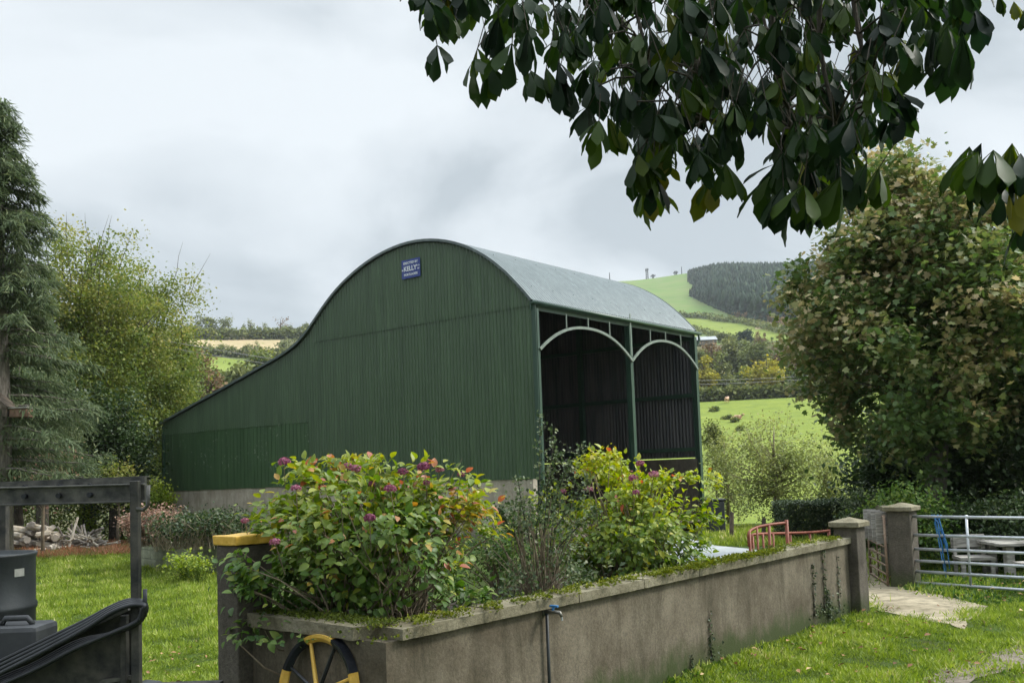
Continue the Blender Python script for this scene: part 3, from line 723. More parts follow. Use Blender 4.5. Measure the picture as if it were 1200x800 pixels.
for k_ in range(4):
    mb = MB(); mb.box(tb+Vector((0.1, -.3+k_*.2, .52+random.uniform(-.006, .006))), (1.5, .19, .045)); mb.build('table_plank', M['oldwood'], e_, bevel=.006)
for sx in (-.45, .65):
    for sy in (-.25, .28):
        mb = MB(); mb.box(tb+Vector((sx, sy, .245)), (.12, .12, .49)); mb.build('leg', M['oldwood'], e_, bevel=.006)
mb = MB(); mb.box(tb+Vector((.1, -.75, .28)), (1.4, .26, .05)); mb.build('bench_plank', M['oldwood'], e_, bevel=.006)
mb = MB(); mb.box(tb+Vector((.1, -.5, .22)), (.1, .9, .06)); mb.build('cross_beam', M['oldwood'], e_)

# concrete apron and passage between the piers
def poly_sheet(name, pts, mat, dz=.02, kind='structure', jag=.02, n=8):
    P = [G(*p) for p in pts]; out = []
    for a, b in zip(P, P[1:]+P[:1]):
        for k_ in range(n):
            q = a.lerp(b, k_/n); q += Vector((random.uniform(-jag, jag), random.uniform(-jag, jag), 0)); out.append((q.x, q.y, hz(q.x, q.y)+dz))
    o = mesh(name, out, [list(range(len(out)))], mat); flipfix(o)
    if o.data.polygons[0].normal.z < 0: o.data.flip_normals()
    return tag(o, kind=kind)
poly_sheet('path', [(1002, 716), (1003, 690), (1016, 660), (1018, 640), (1036, 640), (1042, 684), (1062, 690), (1104, 698), (1157, 711), (1148, 722), (1134, 727), (1132, 740), (1113, 732), (1085, 728), (1060, 722), (1030, 716)], M['slab'], .012, jag=.012)
poly_sheet('mud', [(1088, 800), (1105, 783), (1140, 775), (1190, 757), (1260, 755), (1260, 782), (1190, 785), (1140, 798), (1110, 815)], M['mud'], .012, jag=.06)

# soil bed behind the wall
sb = [WP(-.0+.02, -TH-.01, 0), WP(Lw, -TH-.01, 0), WP(Lw, -1.6, 0), WP(4.6, -2.6, 0), WP(TH, -RL-.3, 0), WP(TH+.0, -.3, 0)]
bm_v = [(p.x, p.y, z) for z in (0.0, .62) for p in sb]; nsb = len(sb)
o = mesh('soil_bed', bm_v, [list(range(nsb)), list(range(nsb, 2*nsb))]+[[k_, (k_+1) % nsb, nsb+(k_+1) % nsb, nsb+k_] for k_ in range(nsb)], M['soil']); flipfix(o); tag(o, kind='structure')

# moss tufts on the coping
def moss_patch(name, pts, n, dens, spread, label):
    P = []
    for (a, o_, z, sa, so_) in pts:
        m_ = int(dens*sa*so_*1e4/7)
        P.append(np.stack([rng.normal(a, sa, m_), rng.normal(o_, so_, m_), np.full(m_, z)], -1))
    P = np.concatenate(P); P = P[(P[:, 1] < .075) & (P[:, 1] > -TH-.07)]
    lowr = np.where(P[:, 1] > .045, -rng.uniform(0, .04, len(P)), 0)
    Q = np.array(Cn)[None]+P[:, :1]*np.array(um)+P[:, 1:2]*np.array(nm); Q[:, 2] = P[:, 2]+lowr+rng.uniform(-.01, .018, len(P))
    o = leaf_obj(name, Q, rand_dirs(len(Q), .5), rng.uniform(.012, .03, len(Q)), 'card', M['moss'], None, np.clip(rng.normal(.5, .22, len(Q))+.25*np.sin(P[:, 0]*3), 0, 1))
    return tag(o, kind='stuff')
zc_ = ZT+.08
pts = [(rng.uniform(.2, Lw), -.13+rng.normal(0, .06), zc_, rng.uniform(.03, .16), rng.uniform(.02, .05)) for _ in range(46)]
def a_of(px, py): return (G(px, py, zc_)-Cn).dot(um)
pts += [(a, -.06, zc_, .22, .055) for a in np.linspace(a_of(740, 672), a_of(878, 645), 9)]
pts += [(a, .0, zc_, .15, .03) for a in np.linspace(a_of(740, 672), a_of(868, 645), 8)]
pts += [(a, -.15, zc_, .3, .05) for a in np.linspace(.2, Lw, 12)]
pts += [(.03, -.08, ZT+.015, .07, .06), (.12, .0, ZT+.07, .05, .04), (.02, -.05, ZT+.01, .06, .07)]
moss_patch('moss', pts, 0, 4.0, 0, '')
P = np.stack([rng.uniform(.1, RL, 2600), rng.normal(-.13, .07, 2600)], -1); P = P[(P[:, 1] < .05) & (P[:, 1] > -.24)]
Q = np.array(Cn)[None]+P[:, :1]*np.array(ur)+P[:, 1:2]*np.array(nr_); Q[:, 2] = ZT+.095+rng.uniform(-.01, .01, len(Q))
tag(leaf_obj('moss', Q, rand_dirs(len(Q), .5), rng.uniform(.012, .026, len(Q)), 'card', M['moss'], None, rng.random(len(Q))*.5), kind='stuff')

mc = []
for a in list(np.linspace(a_of(735, 673), a_of(880, 645), 60))+list(rng.uniform(.15, Lw, 40)):
    mc.append((a+rng.normal(0, .05), rng.choice([-.05, .0, .04])+rng.normal(0, .02), rng.uniform(.02, .05)))
P = []; up_m = []
for a, o_, r_ in mc:
    d_ = rand_dirs(int(2600*r_), .3); d_[:, 2] = np.abs(d_[:, 2]); q = WP(a, min(o_, .045), ZT+.078); P.append(np.array(q)+d_*np.array([r_*1.5, r_*1.5, r_*.7])); up_m.append(d_)
P = np.concatenate(P); up_m = np.concatenate(up_m)
tag(leaf_obj('moss_cushions', P, up_m+rng.normal(0, .4, P.shape), rng.uniform(.012, .026, len(P)), 'card', M['moss'], None, np.clip(rng.normal(.62, .22, len(P)), 0, 1)), kind='stuff')

# tap on the wall
ta = on_plane(637, 716, Cn, nm); ta_a = (ta-Cn).dot(um)
tp = empty('garden_tap', WP(ta_a, 0, 0), 'garden tap with blue lever and grey pipe on the long wall', 'tap')
zt = on_plane(637, 716, Cn, nm).z
mb = MB(); mb.tube([WP(ta_a, .03, -.05), WP(ta_a, .03, zt)], .012, 8); mb.build('pipe', M['drum'], tp, smooth=True)
mb = MB(); mb.tube([WP(ta_a, .005, zt), WP(ta_a, .10, zt+.004), WP(ta_a+.005, .15, zt), WP(ta_a+.005, .165, zt-.03)], [.016, .014, .014, .010], 10); mb.tube([WP(ta_a, .0, zt-.03), WP(ta_a, .0, zt+.03)], .02, 8); mb.build('tap_body', M['brass'], tp, smooth=True)
mb = MB(); mb.tube([WP(ta_a, .09, zt+.008), WP(ta_a, .09, zt+.035)], .010, 8); mb.box(WP(ta_a, .10, zt+.045), (.02, .075, .016), Matrix.Rotation(math.atan2(um.y, um.x), 3, 'Z')); mb.build('tap_handle', M['blue'], tp, bevel=.003)
mb = MB(); mb.tube([WP(ta_a+.005, .165, zt-.03), WP(ta_a+.005, .167, zt-.055)], .007, 8); mb.build('nozzle', M['steel'], tp)

# spoked wheel leaning on the return wall
wc = on_plane(372, 812, Cn+nr_*.09, nr_); wr = .5*((on_plane(379, 743, Cn+nr_*.05, nr_).z-wc.z)+(on_plane(379, 743, Cn+nr_*.05, nr_).z-wc.z))
print('WHEEL', wc, wr)
wh = empty('spoked_wheel', (wc.x, wc.y, 0), 'old iron cart wheel painted yellow and black leaning on the return wall', 'wheel')
def WH(r_, t, o): return wc+ur*(-r_*math.sin(t))+Vector((0, 0, r_*math.cos(t)))+nr_*(o-.06*math.cos(t)*r_/wr)
nsec = 8; off_ = R(-26)
for k_ in range(nsec):
    mb = MB(); t0, t1 = off_+2*math.pi*k_/nsec, off_+2*math.pi*(k_+1)/nsec; st_ = 9
    ring = []
    for q in range(st_+1):
        t = t0+(t1-t0)*q/st_
        ring += [WH(wr, t, -.035), WH(wr, t, .035), WH(wr-.022, t, .03), WH(wr-.05, t, .006), WH(wr-.05, t, -.006), WH(wr-.022, t, -.03)]
    fs_ = [[q*6+j, q*6+(j+1) % 6, (q+1)*6+(j+1) % 6, (q+1)*6+j] for q in range(st_) for j in range(6)]+[[5, 4, 3, 2, 1, 0], [st_*6+j for j in range(6)]]
    mb.add(ring, fs_); flipfix(mb.build('rim_section', M['yellow'] if k_ % 2 == 0 else M['black'], wh))
for k_ in range(8):
    t = off_+2*math.pi*(k_)/8+R(4); mb = MB(); mb.tube([WH(.03, t, .0), WH(wr-.04, t, 0)], [.016, .012], 6)
    mb.build('spoke', M['yellow'] if k_ % 2 == 0 else M['black'], wh)
mb = MB(); mb.tube([wc-nr_*.05, wc+nr_*.06], .055, 16); mb.build('hub', M['yellow'], wh, bevel=.006)

# ------------------------------------------------------------------ trailer, drum, container, hoses
YT = 5.0
tr = empty('utility_trailer', W(60, 800, YT), 'dark steel trailer with a raised rail frame parked on the lawn', 'trailer')
z_hi, z_lo = 0, 0
def TW(px, py, dy=0): return W(px, py, YT+dy)
mb = MB(); a, b = TW(-160, 578, .25), TW(171, 564, .25); mb.beam(a, b, .035, .050); mb.beam(a+Vector((0, .02, .028)), b+Vector((0, .02, .028)), .05, .008); mb.build('frame_rail', M['trailerlight'], tr)
mb = MB(); a, b = TW(-160, 586, 0), TW(171, 577, 0); mb.beam(a, b, .03, .085); mb.beam(a+Vector((0, -.012, .044)), b+Vector((0, -.012, .044)), .05, .01); mb.beam(a+Vector((0, -.012, -.044)), b+Vector((0, -.012, -.044)), .05, .01); mb.build('frame_rail', M['trailerlight'], tr, bevel=.003)
for pxx in (32, 72, 108):
    for dy, py0 in ((0, 579.5), (.25, 569)):
        mb = MB(); p = TW(pxx, py0+ (108-pxx)*.02, dy); mb.tube([p+Vector((0, -.04, 0)), p+Vector((0, .02, 0))], .013, 10); mb.build('bolt', M['black'], tr)
def vbeam(name, px0, py0, py1, w, dy, mat, dep=.05):
    a = TW(px0, py0, dy); b = TW(px0, py1, dy); b.x = a.x; b.y = a.y; mb = MB(); mb.beam(a, b, w, dep, up=(0, 1, 0)); return mb.build(name, mat, tr, bevel=.004)
vbeam('corner_post', 158.5, 563, 870, .042, -.06, M['trailer'], .045)
vbeam('corner_post', 5, 590, 760, .045, 1.2, M['trailer'])
mb = MB(); mb.tube([TW(160, 596, -.08), TW(168, 597, -.08), TW(173, 592, -.08), TW(174, 568, -.08)], .011, 8); mb.build('hook', M['trailerlight'], tr, smooth=True)
mb = MB(); mb.tube([TW(170, 690, -.1), TW(169.5, 722, -.1)], .012, 8); mb.build('hook', M['black'], tr, smooth=True)
# raked side panel with folded lip
def panel(name, pts, th, mat, dy):
    P = [TW(x, y, dy) for x, y in pts]; n = len(P); v = P+[p+Vector((0, th, 0)) for p in P]
    o = mesh(name, v, [list(range(n)), list(range(n, 2*n))[::-1]]+[[k_, k_+n, (k_+1) % n+n, (k_+1) % n] for k_ in range(n)], mat, tr); flipfix(o); return o
panel('side_panel', [(-160, 870), (-160, 812), (0, 782), (60, 755), (110, 730), (150, 712), (157, 712), (157, 870)], .03, M['trailer'], .0)
mb = MB()
for a, b in zip([(-160, 812), (0, 782), (60, 755), (110, 730)], [(0, 782), (60, 755), (110, 730), (152, 711)]): mb.beam(TW(*a), TW(*b), .06, .03)
mb.build('panel_lip', M['trailerlight'], tr)
vbeam('panel_stiffener', 146, 720, 870, .03, -.03, M['trailer']); 
mb = MB(); mb.beam(TW(118, 798, -.02), TW(160, 792, -.02), .03, .02); mb.build('panel_stiffener', M['trailerlight'], tr)
fl = .58
mb = MB(); xa, xb = TW(-160, 800).x, TW(157, 800).x
mb.box(((xa+xb)/2, YT+.75, fl-.04), (xb-xa, 1.5, .06)); mb.build('bed', M['trailer'], tr)
for sx in (.35, .65):
    mb = MB(); x = xa+(xb-xa)*sx; mb.tube([(x, YT+.02, .30), (x, YT+.20, .30)], .30, 24); w_o = mb.build('wheel', M['rubber'], tr, bevel=.03)
    mb = MB(); mb.tube([(x, YT+.0, .30), (x, YT+.21, .30)], .16, 18); mb.build('rim', M['trailerlight'], w_o)
    mb = MB(); mb.tube([(x, YT+1.3, .30), (x, YT+1.48, .30)], .30, 24); mb.build('wheel', M['rubber'], tr, bevel=.03)
mb = MB(); mb.beam((xa, YT+.5, fl-.12), (xa-.9, YT+.75, fl-.2), .08, .08); mb.beam((xa, YT+1, fl-.12), (xa-.9, YT+.75, fl-.2), .08, .08); mb.build('drawbar', M['trailer'], tr)
# drum
dc = W(2, 655, 5.75); dr = W(35.5, 655, 5.75).x-dc.x; dr = .292; dc.x = W(35.5, 690, 5.75).x-dr
zt = W(20, 649, 5.75-.1).z
dm = empty('steel_drum', (dc.x, dc.y, fl), 'dark steel oil drum standing on the trailer bed', 'drum')
prof = [(0, fl+.0), (dr, fl+.0), (dr+.008, fl+.012), (dr, fl+.03)]
for t in (.33, .66):
    zc0 = fl+(zt-fl)*t; prof += [(dr, zc0-.025), (dr+.010, zc0-.010), (dr+.010, zc0+.010), (dr, zc0+.025)]
prof += [(dr, zt-.03), (dr+.010, zt-.012), (dr+.010, zt), (dr-.006, zt), (dr-.010, zt-.022), (0, zt-.022)]
def lathe(prof, c, n=48):
    v = []; f = []
    for r_, z in prof:
        for k_ in range(n): t = 2*math.pi*k_/n; v.append((c.x+r_*math.cos(t), c.y+r_*math.sin(t), z))
    for i_ in range(len(prof)-1):
        for k_ in range(n): k2 = (k_+1) % n; f.append([i_*n+k_, i_*n+k2, (i_+1)*n+k2, (i_+1)*n+k_])
    return v, f
v, f = lathe(prof, dc); o = mesh('drum_body', v, f, M['drum'], dm, smooth=True); flipfix(o)
mb = MB(); mb.tube([(dc.x+.12, dc.y-.16, zt-.022), (dc.x+.12, dc.y-.16, zt-.004)], .035, 14); mb.build('bung_cap', M['black'], dm)
th0 = math.atan2(-dc.y, -dc.x)+R(42)
lv = []
for k_ in range(5):
    t = th0-.12+.24*k_/4
    for z in (zt-.13, zt-.085): lv.append((dc.x+(dr+.002)*math.cos(t), dc.y+(dr+.002)*math.sin(t), z))
mesh('label_sticker', lv, [[2*k_, 2*k_+2, 2*k_+3, 2*k_+1] for k_ in range(4)], M['label'], dm)
# plastic container
jc = W(12, 752, 5.3)
mb = MB(); mb.box((jc.x+.0, jc.y, jc.z-.02), (.42, .26, .24)); je = empty('plastic_container', (jc.x, jc.y, fl), 'black plastic fuel container lying by the drum on the trailer', 'container')
mb.box((jc.x-.02, jc.y, (jc.z-.14+fl)/2), (.40, .24, max(.02, jc.z-.14-fl))); mb.build('container_body', M['plastic'], je, bevel=.03)
mb = MB(); mb.tube([(jc.x-.02, jc.y-.05, jc.z+.10), (jc.x, jc.y-.05, jc.z+.135), (jc.x+.12, jc.y-.05, jc.z+.135), (jc.x+.15, jc.y-.05, jc.z+.10)], .016, 8); mb.build('handle', M['plastic'], je, smooth=True)
mb = MB(); mb.tube([(jc.x-.14, jc.y-.04, jc.z+.10), (jc.x-.14, jc.y-.04, jc.z+.13)], .035, 14); mb.build('cap', M['black'], je)
# hoses: a coil laid over the panel lip
hb = MB()
def spline(pts, n=10):
    out = []; P = [pts[0]]+pts+[pts[-1]]
    for i_ in range(1, len(P)-2):
        for k_ in range(n):
            t = k_/n; p0, p1, p2, p3 = P[i_-1:i_+3]
            out.append(.5*((2*p1)+(-p0+p2)*t+(2*p0-5*p1+4*p2-p3)*t*t+(-p0+3*p1-3*p2+p3)*t**3))
    return out+[pts[-1]]
for k_ in range(4):
    d_ = k_*4.6; dy = -.08-.018*k_
    pts = [(-120, 838+d_*.6), (-40, 796+d_), (0, 775+d_), (50, 751+d_*.9), (100, 727+d_*.7), (130, 711+d_*.5), (152, 703+d_*.45), (168, 705+d_*.3), (171-k_*1.5, 715), (160, 731-d_*.2), (130, 742), (90, 752+d_*.5), (40, 778+d_*.5), (0, 795+d_*.55), (-120, 850+d_*.5)]
    hb.tube(spline([TW(x, y, dy) for x, y in pts], 6), .0125, 8)
tag(hb.build('rubber_hose', M['rubber'], smooth=True), 'coil of black rubber hose laid over the raked trailer side', 'hose')
mb = MB(); lv_e = empty('long_lever', TW(75, 745, .1), 'black lever with a bulbous grip sticking up from the trailer', 'lever')
mb.tube(spline([TW(60, 757, .12), TW(100, 744, .12), TW(120, 736, .12), TW(128, 727, .12)]), .010, 8); mb.build('lever_rod', M['trailerlight'], lv_e, smooth=True)
mb = MB(); mb.tube([TW(126, 731, .12), TW(130, 726, .12), TW(135, 722, .12), TW(138, 720, .12)], [.014, .026, .026, .012], 10); mb.build('grip', M['black'], lv_e, smooth=True)
# ------------------------------------------------------------------ foliage materials
LM = {}
LM['hyd'] = leafmat('hydrangea leaf', [(0, (.035, .075, .015)), (.40, (.07, .14, .022)), (.62, (.15, .21, .03)), (.80, (.32, .33, .045)), (.91, (.40, .21, .06)), (1, (.38, .13, .08))], .35, .45, .4)
LM['hyd2'] = leafmat('yellowing hydrangea leaf', [(0, (.04, .085, .015)), (.35, (.10, .17, .022)), (.6, (.24, .29, .035)), (.84, (.44, .42, .05)), (.94, (.42, .24, .07)), (1, (.34, .10, .06))], .38, .45, .4)
LM['floret'] = leafmat('mauve flower head', [(0, (.14, .035, .075)), (.6, (.27, .075, .14)), (1, (.44, .22, .26))], .25, .6)
LM['coto'] = leafmat('small grey green leaf', [(0, (.03, .055, .02)), (.6, (.08, .12, .045)), (1, (.22, .24, .13))], .3, .5, .4)
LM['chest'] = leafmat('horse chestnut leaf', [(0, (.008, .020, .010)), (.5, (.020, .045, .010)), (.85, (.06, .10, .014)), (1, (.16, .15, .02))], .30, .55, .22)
LM['maple'] = leafmat('sycamore leaf', [(0, (.055, .10, .028)), (.38, (.105, .165, .045)), (.6, (.20, .21, .075)), (.82, (.40, .32, .17)), (1, (.62, .52, .35))], .32, .5, .4)
LM['dark'] = leafmat('dark evergreen leaf', [(0, (.016, .032, .012)), (.7, (.04, .07, .022)), (1, (.09, .12, .035))], .22, .5, .3)
LM['spruce'] = leafmat('spruce needles', [(0, (.05, .075, .038)), (.6, (.11, .145, .07)), (1, (.20, .225, .11))], .3, .6, .2)
LM['ash'] = leafmat('yellow green autumn leaf', [(0, (.055, .085, .025)), (.4, (.12, .165, .042)), (.75, (.22, .24, .06)), (1, (.33, .29, .10))], .35, .55)
LM['green'] = leafmat('mid green leaf', [(0, (.05, .08, .025)), (.5, (.105, .145, .038)), (1, (.23, .24, .06))], .3, .55)
LM['willow'] = leafmat('pale olive leaf', [(0, (.10, .13, .045)), (.5, (.20, .23, .075)), (1, (.34, .34, .13))], .35, .55)
LM['pink'] = leafmat('dusky pink leaf', [(0, (.10, .07, .05)), (.5, (.26, .15, .11)), (1, (.42, .30, .22))], .3, .6)
LM['far'] = leafmat('distant hedgerow leaf', [(0, (.075, .10, .035)), (.5, (.14, .165, .055)), (1, (.24, .25, .085))], .2, .8)
LM['fary'] = leafmat('distant yellow leaf', [(0, (.15, .16, .035)), (.5, (.30, .28, .05)), (1, (.45, .38, .08))], .25, .8)
LM['farr'] = leafmat('distant russet leaf', [(0, (.10, .075, .04)), (.5, (.19, .125, .065)), (1, (.27, .19, .10))], .2, .8)
LM['conifer'] = leafmat('distant conifer', [(0, (.025, .05, .034)), (.5, (.042, .075, .048)), (1, (.07, .105, .062))], .0, .9, .1)
LM['hedge'] = leafmat('clipped hedge leaf', [(0, (.018, .032, .016)), (.6, (.045, .07, .03)), (1, (.11, .14, .055))], .15, .5, .3)
LM['yhedge'] = leafmat('yellow green hedge leaf', [(0, (.09, .14, .02)), (.5, (.19, .26, .035)), (1, (.36, .40, .06))], .3, .6)
LM['grass'] = leafmat('grass blade', [(0, (.075, .115, .018)), (.45, (.18, .25, .036)), (.8, (.30, .36, .07)), (1, (.48, .45, .2))], .34, .55, .25)
LM['weed'] = leafmat('russet weeds', [(0, (.14, .16, .04)), (.35, (.26, .22, .09)), (.6, (.36, .15, .09)), (1, (.48, .28, .17))], .25, .8)
LM['cover'] = leafmat('broad weeds', [(0, (.03, .07, .015)), (.6, (.08, .15, .03)), (1, (.19, .24, .06))], .3, .5)
LM['litter'] = leafmat('fallen leaf', [(0, (.10, .05, .025)), (.5, (.24, .13, .06)), (.8, (.36, .22, .11)), (1, (.5, .38, .2))], .1, .8)

def at(px, r, y=500):
    v = ray(px, y); h = Vector((v.x, v.y)).normalized()*r; return Vector((h.x, h.y, hz(h.x, h.y)))
def zpix(px, py, r):
    v = ray(px, py); return EYE+v.z/math.hypot(v.x, v.y)*r
def T(name, label, px, r, ytop, ybot, wpx, leaf, bark='barkdark', ncl=60, per=70, size=.12, kind='card', group=None, cat='tree', r0=None, shell=.5, nl=26, clr=None, base=None, bare=0, zb=.1, depth=1.0, floor=None):
    b = base or at(px, r); zt, zb_ = zpix(px, ytop, r), zpix(px, ybot, r); H = zt-zb_; Wd = wpx*r/F/2
    c = (b.x, b.y, (zt+zb_)/2); H2 = H/2
    clr = clr or .17*min(Wd, H2)*1.1
    return tree(name, label, tuple(b), c, (Wd*.88, Wd*.88*depth, H2*.9), LM[leaf], M[bark], cat, group, ncl, per, clr, size, kind, r0 or max(.04, .03*H), nl, shell, zb, bare=bare, floor=floor)

# ------------------------------------------------------------------ near garden shrubs
def bush(name, label, c, rad, zbase, leafm, stemm, ncl, per, clr, size, kind, stems, thin=None, cat='shrub', flowers=(), varf=None, flat=.7, droop=-.15, group=None, foot=.35):
    e_ = empty(name, (c[0], c[1], zbase), label, cat, group)
    cc, P, idx = crown_points(c, rad, ncl, per, clr, .62, flat, None)
    keep = (P[:, 2] > zbase+.02)
    wo, wa = (P[:, 0]-Cn.x)*nm.x+(P[:, 1]-Cn.y)*nm.y, (P[:, 0]-Cn.x)*um.x+(P[:, 1]-Cn.y)*um.y
    keep &= ~((wo > -TH-.03) & (P[:, 2] < ZT+.12) & (wa > -.05)) & ~((wo > .10)) & ~((wa < TH+.03) & (wa > -.03) & (P[:, 2] < ZT+.12))
    keep &= ~((wa < TH+.05) & (P[:, 2] < ZT-.06))
    if thin: keep &= thin(P)
    P = P[keep]; idx = idx[keep]
    out = (P-np.array(c)); out /= np.linalg.norm(out, axis=1, keepdims=True)+1e-6
    D = out+rng.normal(0, .6, P.shape); D[:, 2] += droop
    var = varf(P) if varf else rng.random(len(P))
    leaf_obj('foliage', P, D, size*rng.uniform(.55, 1.2, len(P)), kind, leafm, e_, np.clip(var, 0, 1), up=out+np.array([0, 0, 1.0]))
    mb = MB()
    for k_ in range(stems):
        q = Vector(cc[k_ % ncl])+Vector(rng.normal(0, .03, 3))
        if q.z < zbase+.22: continue
        a = random.random()*6.28; rr_ = math.sqrt(random.random())*foot
        b = Vector((c[0]+rad[0]*rr_*math.cos(a), c[1]+rad[1]*rr_*math.sin(a), zbase-.05))
        m1 = b.lerp(q, .4)+Vector((0, 0, .12*rad[2]))+Vector(rng.normal(0, .03, 3)); r_ = random.uniform(.0035, .008)
        mb.tube([b, m1, m1.lerp(q, .6)+Vector(rng.normal(0, .02, 3)), q], [r_*1.3, r_, r_*.8, r_*.4], 5, cap=False)
    mb.build('stems', stemm, e_, smooth=True)
    for f_ in flowers:
        q, fr_ = f_
        d_ = rand_dirs(150, .15); d_ = d_[d_[:, 2] > -.5]
        Pf = np.array(q)+d_*np.array([fr_, fr_, fr_*.72])*rng.uniform(.75, 1.05, len(d_))[:, None]
        X = np.cross(d_, rng.normal(0, 1, d_.shape)); 
        leaf_obj('flower_head', Pf, X, np.full(len(Pf), fr_*.42), 'card', LM['floret'], e_, np.clip(rng.normal(random.choice([.25, .5, .7]), .2, len(Pf)), 0, 1), up=d_, roll=.3)
        mb = MB(); mb.tube([Vector(q)+Vector((random.uniform(-.05, .05), .10, -.22)), Vector(q)], .003, 5); mb.build('flower_stem', M['twig'], e_)
    return e_
b1 = W(424, 630, 7.15); zl = .62
fl1 = [((333, 541), 7.0, .045), ((407, 547), 6.9, .04), ((417, 549), 6.8, .04), ((347, 572), 6.5, .035), ((472, 553), 7.0, .042), ((435, 567), 6.9, .03), ((457, 573), 6.6, .045), ((497, 547), 6.9, .05), ((515, 550), 7.2, .035), ((433, 607), 6.3, .042), ((322, 635), 6.2, .035), ((287, 610), 6.9, .03), ((500, 566), 7.0, .03), ((540, 556), 7.3, .03)]
def th1(P):
    X, Y = pix(P); low = np.clip((1.62-P[:, 2])/.5, 0, 1)*np.clip((X-425)/50, 0, 1); gap = .5+.5*np.sin(P[:, 0]*9+1)*np.sin(P[:, 2]*8+P[:, 1]*6)
    return (rng.random(len(P)) > low*.86+.38*(gap > .72)) & (Y > 536+np.maximum(0, X-515)*.55)
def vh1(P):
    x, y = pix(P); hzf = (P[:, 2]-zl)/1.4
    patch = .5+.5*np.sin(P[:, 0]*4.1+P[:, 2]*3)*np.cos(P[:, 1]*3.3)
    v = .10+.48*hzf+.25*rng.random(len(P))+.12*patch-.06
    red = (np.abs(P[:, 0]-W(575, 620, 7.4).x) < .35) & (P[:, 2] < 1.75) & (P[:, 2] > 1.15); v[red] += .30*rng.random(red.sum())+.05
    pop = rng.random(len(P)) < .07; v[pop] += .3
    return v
bush('hydrangea', 'large hydrangea with mauve heads and reddening leaves beside the yellow capped pier', (b1.x+.05, b1.y+.1, 1.30), (.88, .80, .79), zl, LM['hyd'], M['twig'], 300, 42, .075, .074, 'ovate', 380, thin=th1, foot=.5, flowers=[(tuple(W(*p, y)), s) for p, y, s in fl1], varf=vh1)
b2 = W(742, 610, 9.6)
fl2 = [((742, 560), 9.0, .045), ((766, 556), 9.2, .05), ((750, 543), 9.6, .045), ((690, 573), 9.2, .04), ((745, 577), 9.0, .04), ((660, 576), 9.3, .035)]
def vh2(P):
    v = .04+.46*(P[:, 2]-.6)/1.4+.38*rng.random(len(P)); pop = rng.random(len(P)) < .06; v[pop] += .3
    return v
bush('hydrangea', 'yellowing hydrangea behind the mossy middle stretch of the long wall', (b2.x-.04, b2.y+.05, 1.20), (.86, .78, .80), .62, LM['hyd2'], M['twig'], 260, 40, .07, .068, 'ovate', 240, thin=lambda P: rng.random(len(P)) > .45*((.5+.5*np.sin(P[:, 0]*10)*np.sin(P[:, 2]*9+P[:, 1]*6)) > .7), flowers=[(tuple(W(*p, y)), s) for p, y, s in fl2], varf=vh2)
b3 = W(632, 640, 8.2)
e3 = bush('cotoneaster', 'spindly small leaved shrub with arching shoots between the two hydrangeas', (b3.x, b3.y+.1, 1.3), (.42, .42, .54), .6, LM['coto'], M['twig'], 80, 28, .06, .035, 'card', 80, droop=.1, foot=.3)
mb = MB(); Pl = []
for (x0, y0), (x1, y1) in [((628, 640), (632, 488)), ((636, 640), (650, 507)), ((640, 620), (684, 520)), ((622, 640), (607, 560)), ((650, 620), (690, 560)), ((645, 640), (668, 540)), ((612, 640), (585, 600)), ((630, 600), (655, 530)), ((655, 640), (700, 600))]:
    p0 = W(x0, y0, 8.2+random.uniform(-.2, .2)); p1 = W(x1, y1, 8.1+random.uniform(-.3, .3)); m1 = p0.lerp(p1, .5)+Vector((random.uniform(-.06, .06), 0, .05))
    sp = spline([p0, m1, p1], 8); mb.tube(sp, [.006*(1-.75*i_/len(sp)) for i_ in range(len(sp))], 4, cap=False)
    for q in sp[4:]:
        for _ in range(7): Pl.append(q+Vector(rng.normal(0, .022, 3)))
    for q in sp[5::2]:
        t_ = q+Vector((random.uniform(-.14, .14), random.uniform(-.1, .1), random.uniform(0, .12))); mb.tube([q, t_], .002, 3, cap=False)
        for _ in range(12): Pl.append(q.lerp(t_, random.random())+Vector(rng.normal(0, .012, 3)))
mb.build('shoots', M['barkdark'], e3); Pl = np.array(Pl)
leaf_obj('shoot_leaves', Pl, rand_dirs(len(Pl), .4), rng.uniform(.02, .042, len(Pl)), 'card', LM['coto'], e3, rng.random(len(Pl)))
p = W(588, 640, 10.2); bush('low_shrub', 'grey green shrub behind the reddening side of the large hydrangea', (p.x, p.y, 1.05), (.60, .5, .42), .5, LM['cover'], M['twig'], 90, 36, .07, .045, 'card', 50)
# low dark growth filling the bed so that no bare gap shows under the shrubs
for lab, px, yy, rx, hh_, sz in (('low dark leafy growth under the large hydrangea by the broken coping', 520, 7.4, .85, .45, .07), ('low dark leafy growth below the spindly shrub behind the wall', 655, 8.9, .7, .5, .06), ('trailing leaves over the return wall coping beside the roughcast pier', 345, 6.85, .40, .26, .07)):
    p = W(px, 660, yy); bush('low_shrub', lab, (p.x, p.y, .72), (rx, .45, hh_), .55, LM['coto'] if sz < .07 else LM['cover'], M['twig'], 40, 26, .08, sz, 'ovate' if sz >= .07 else 'quad', 30)
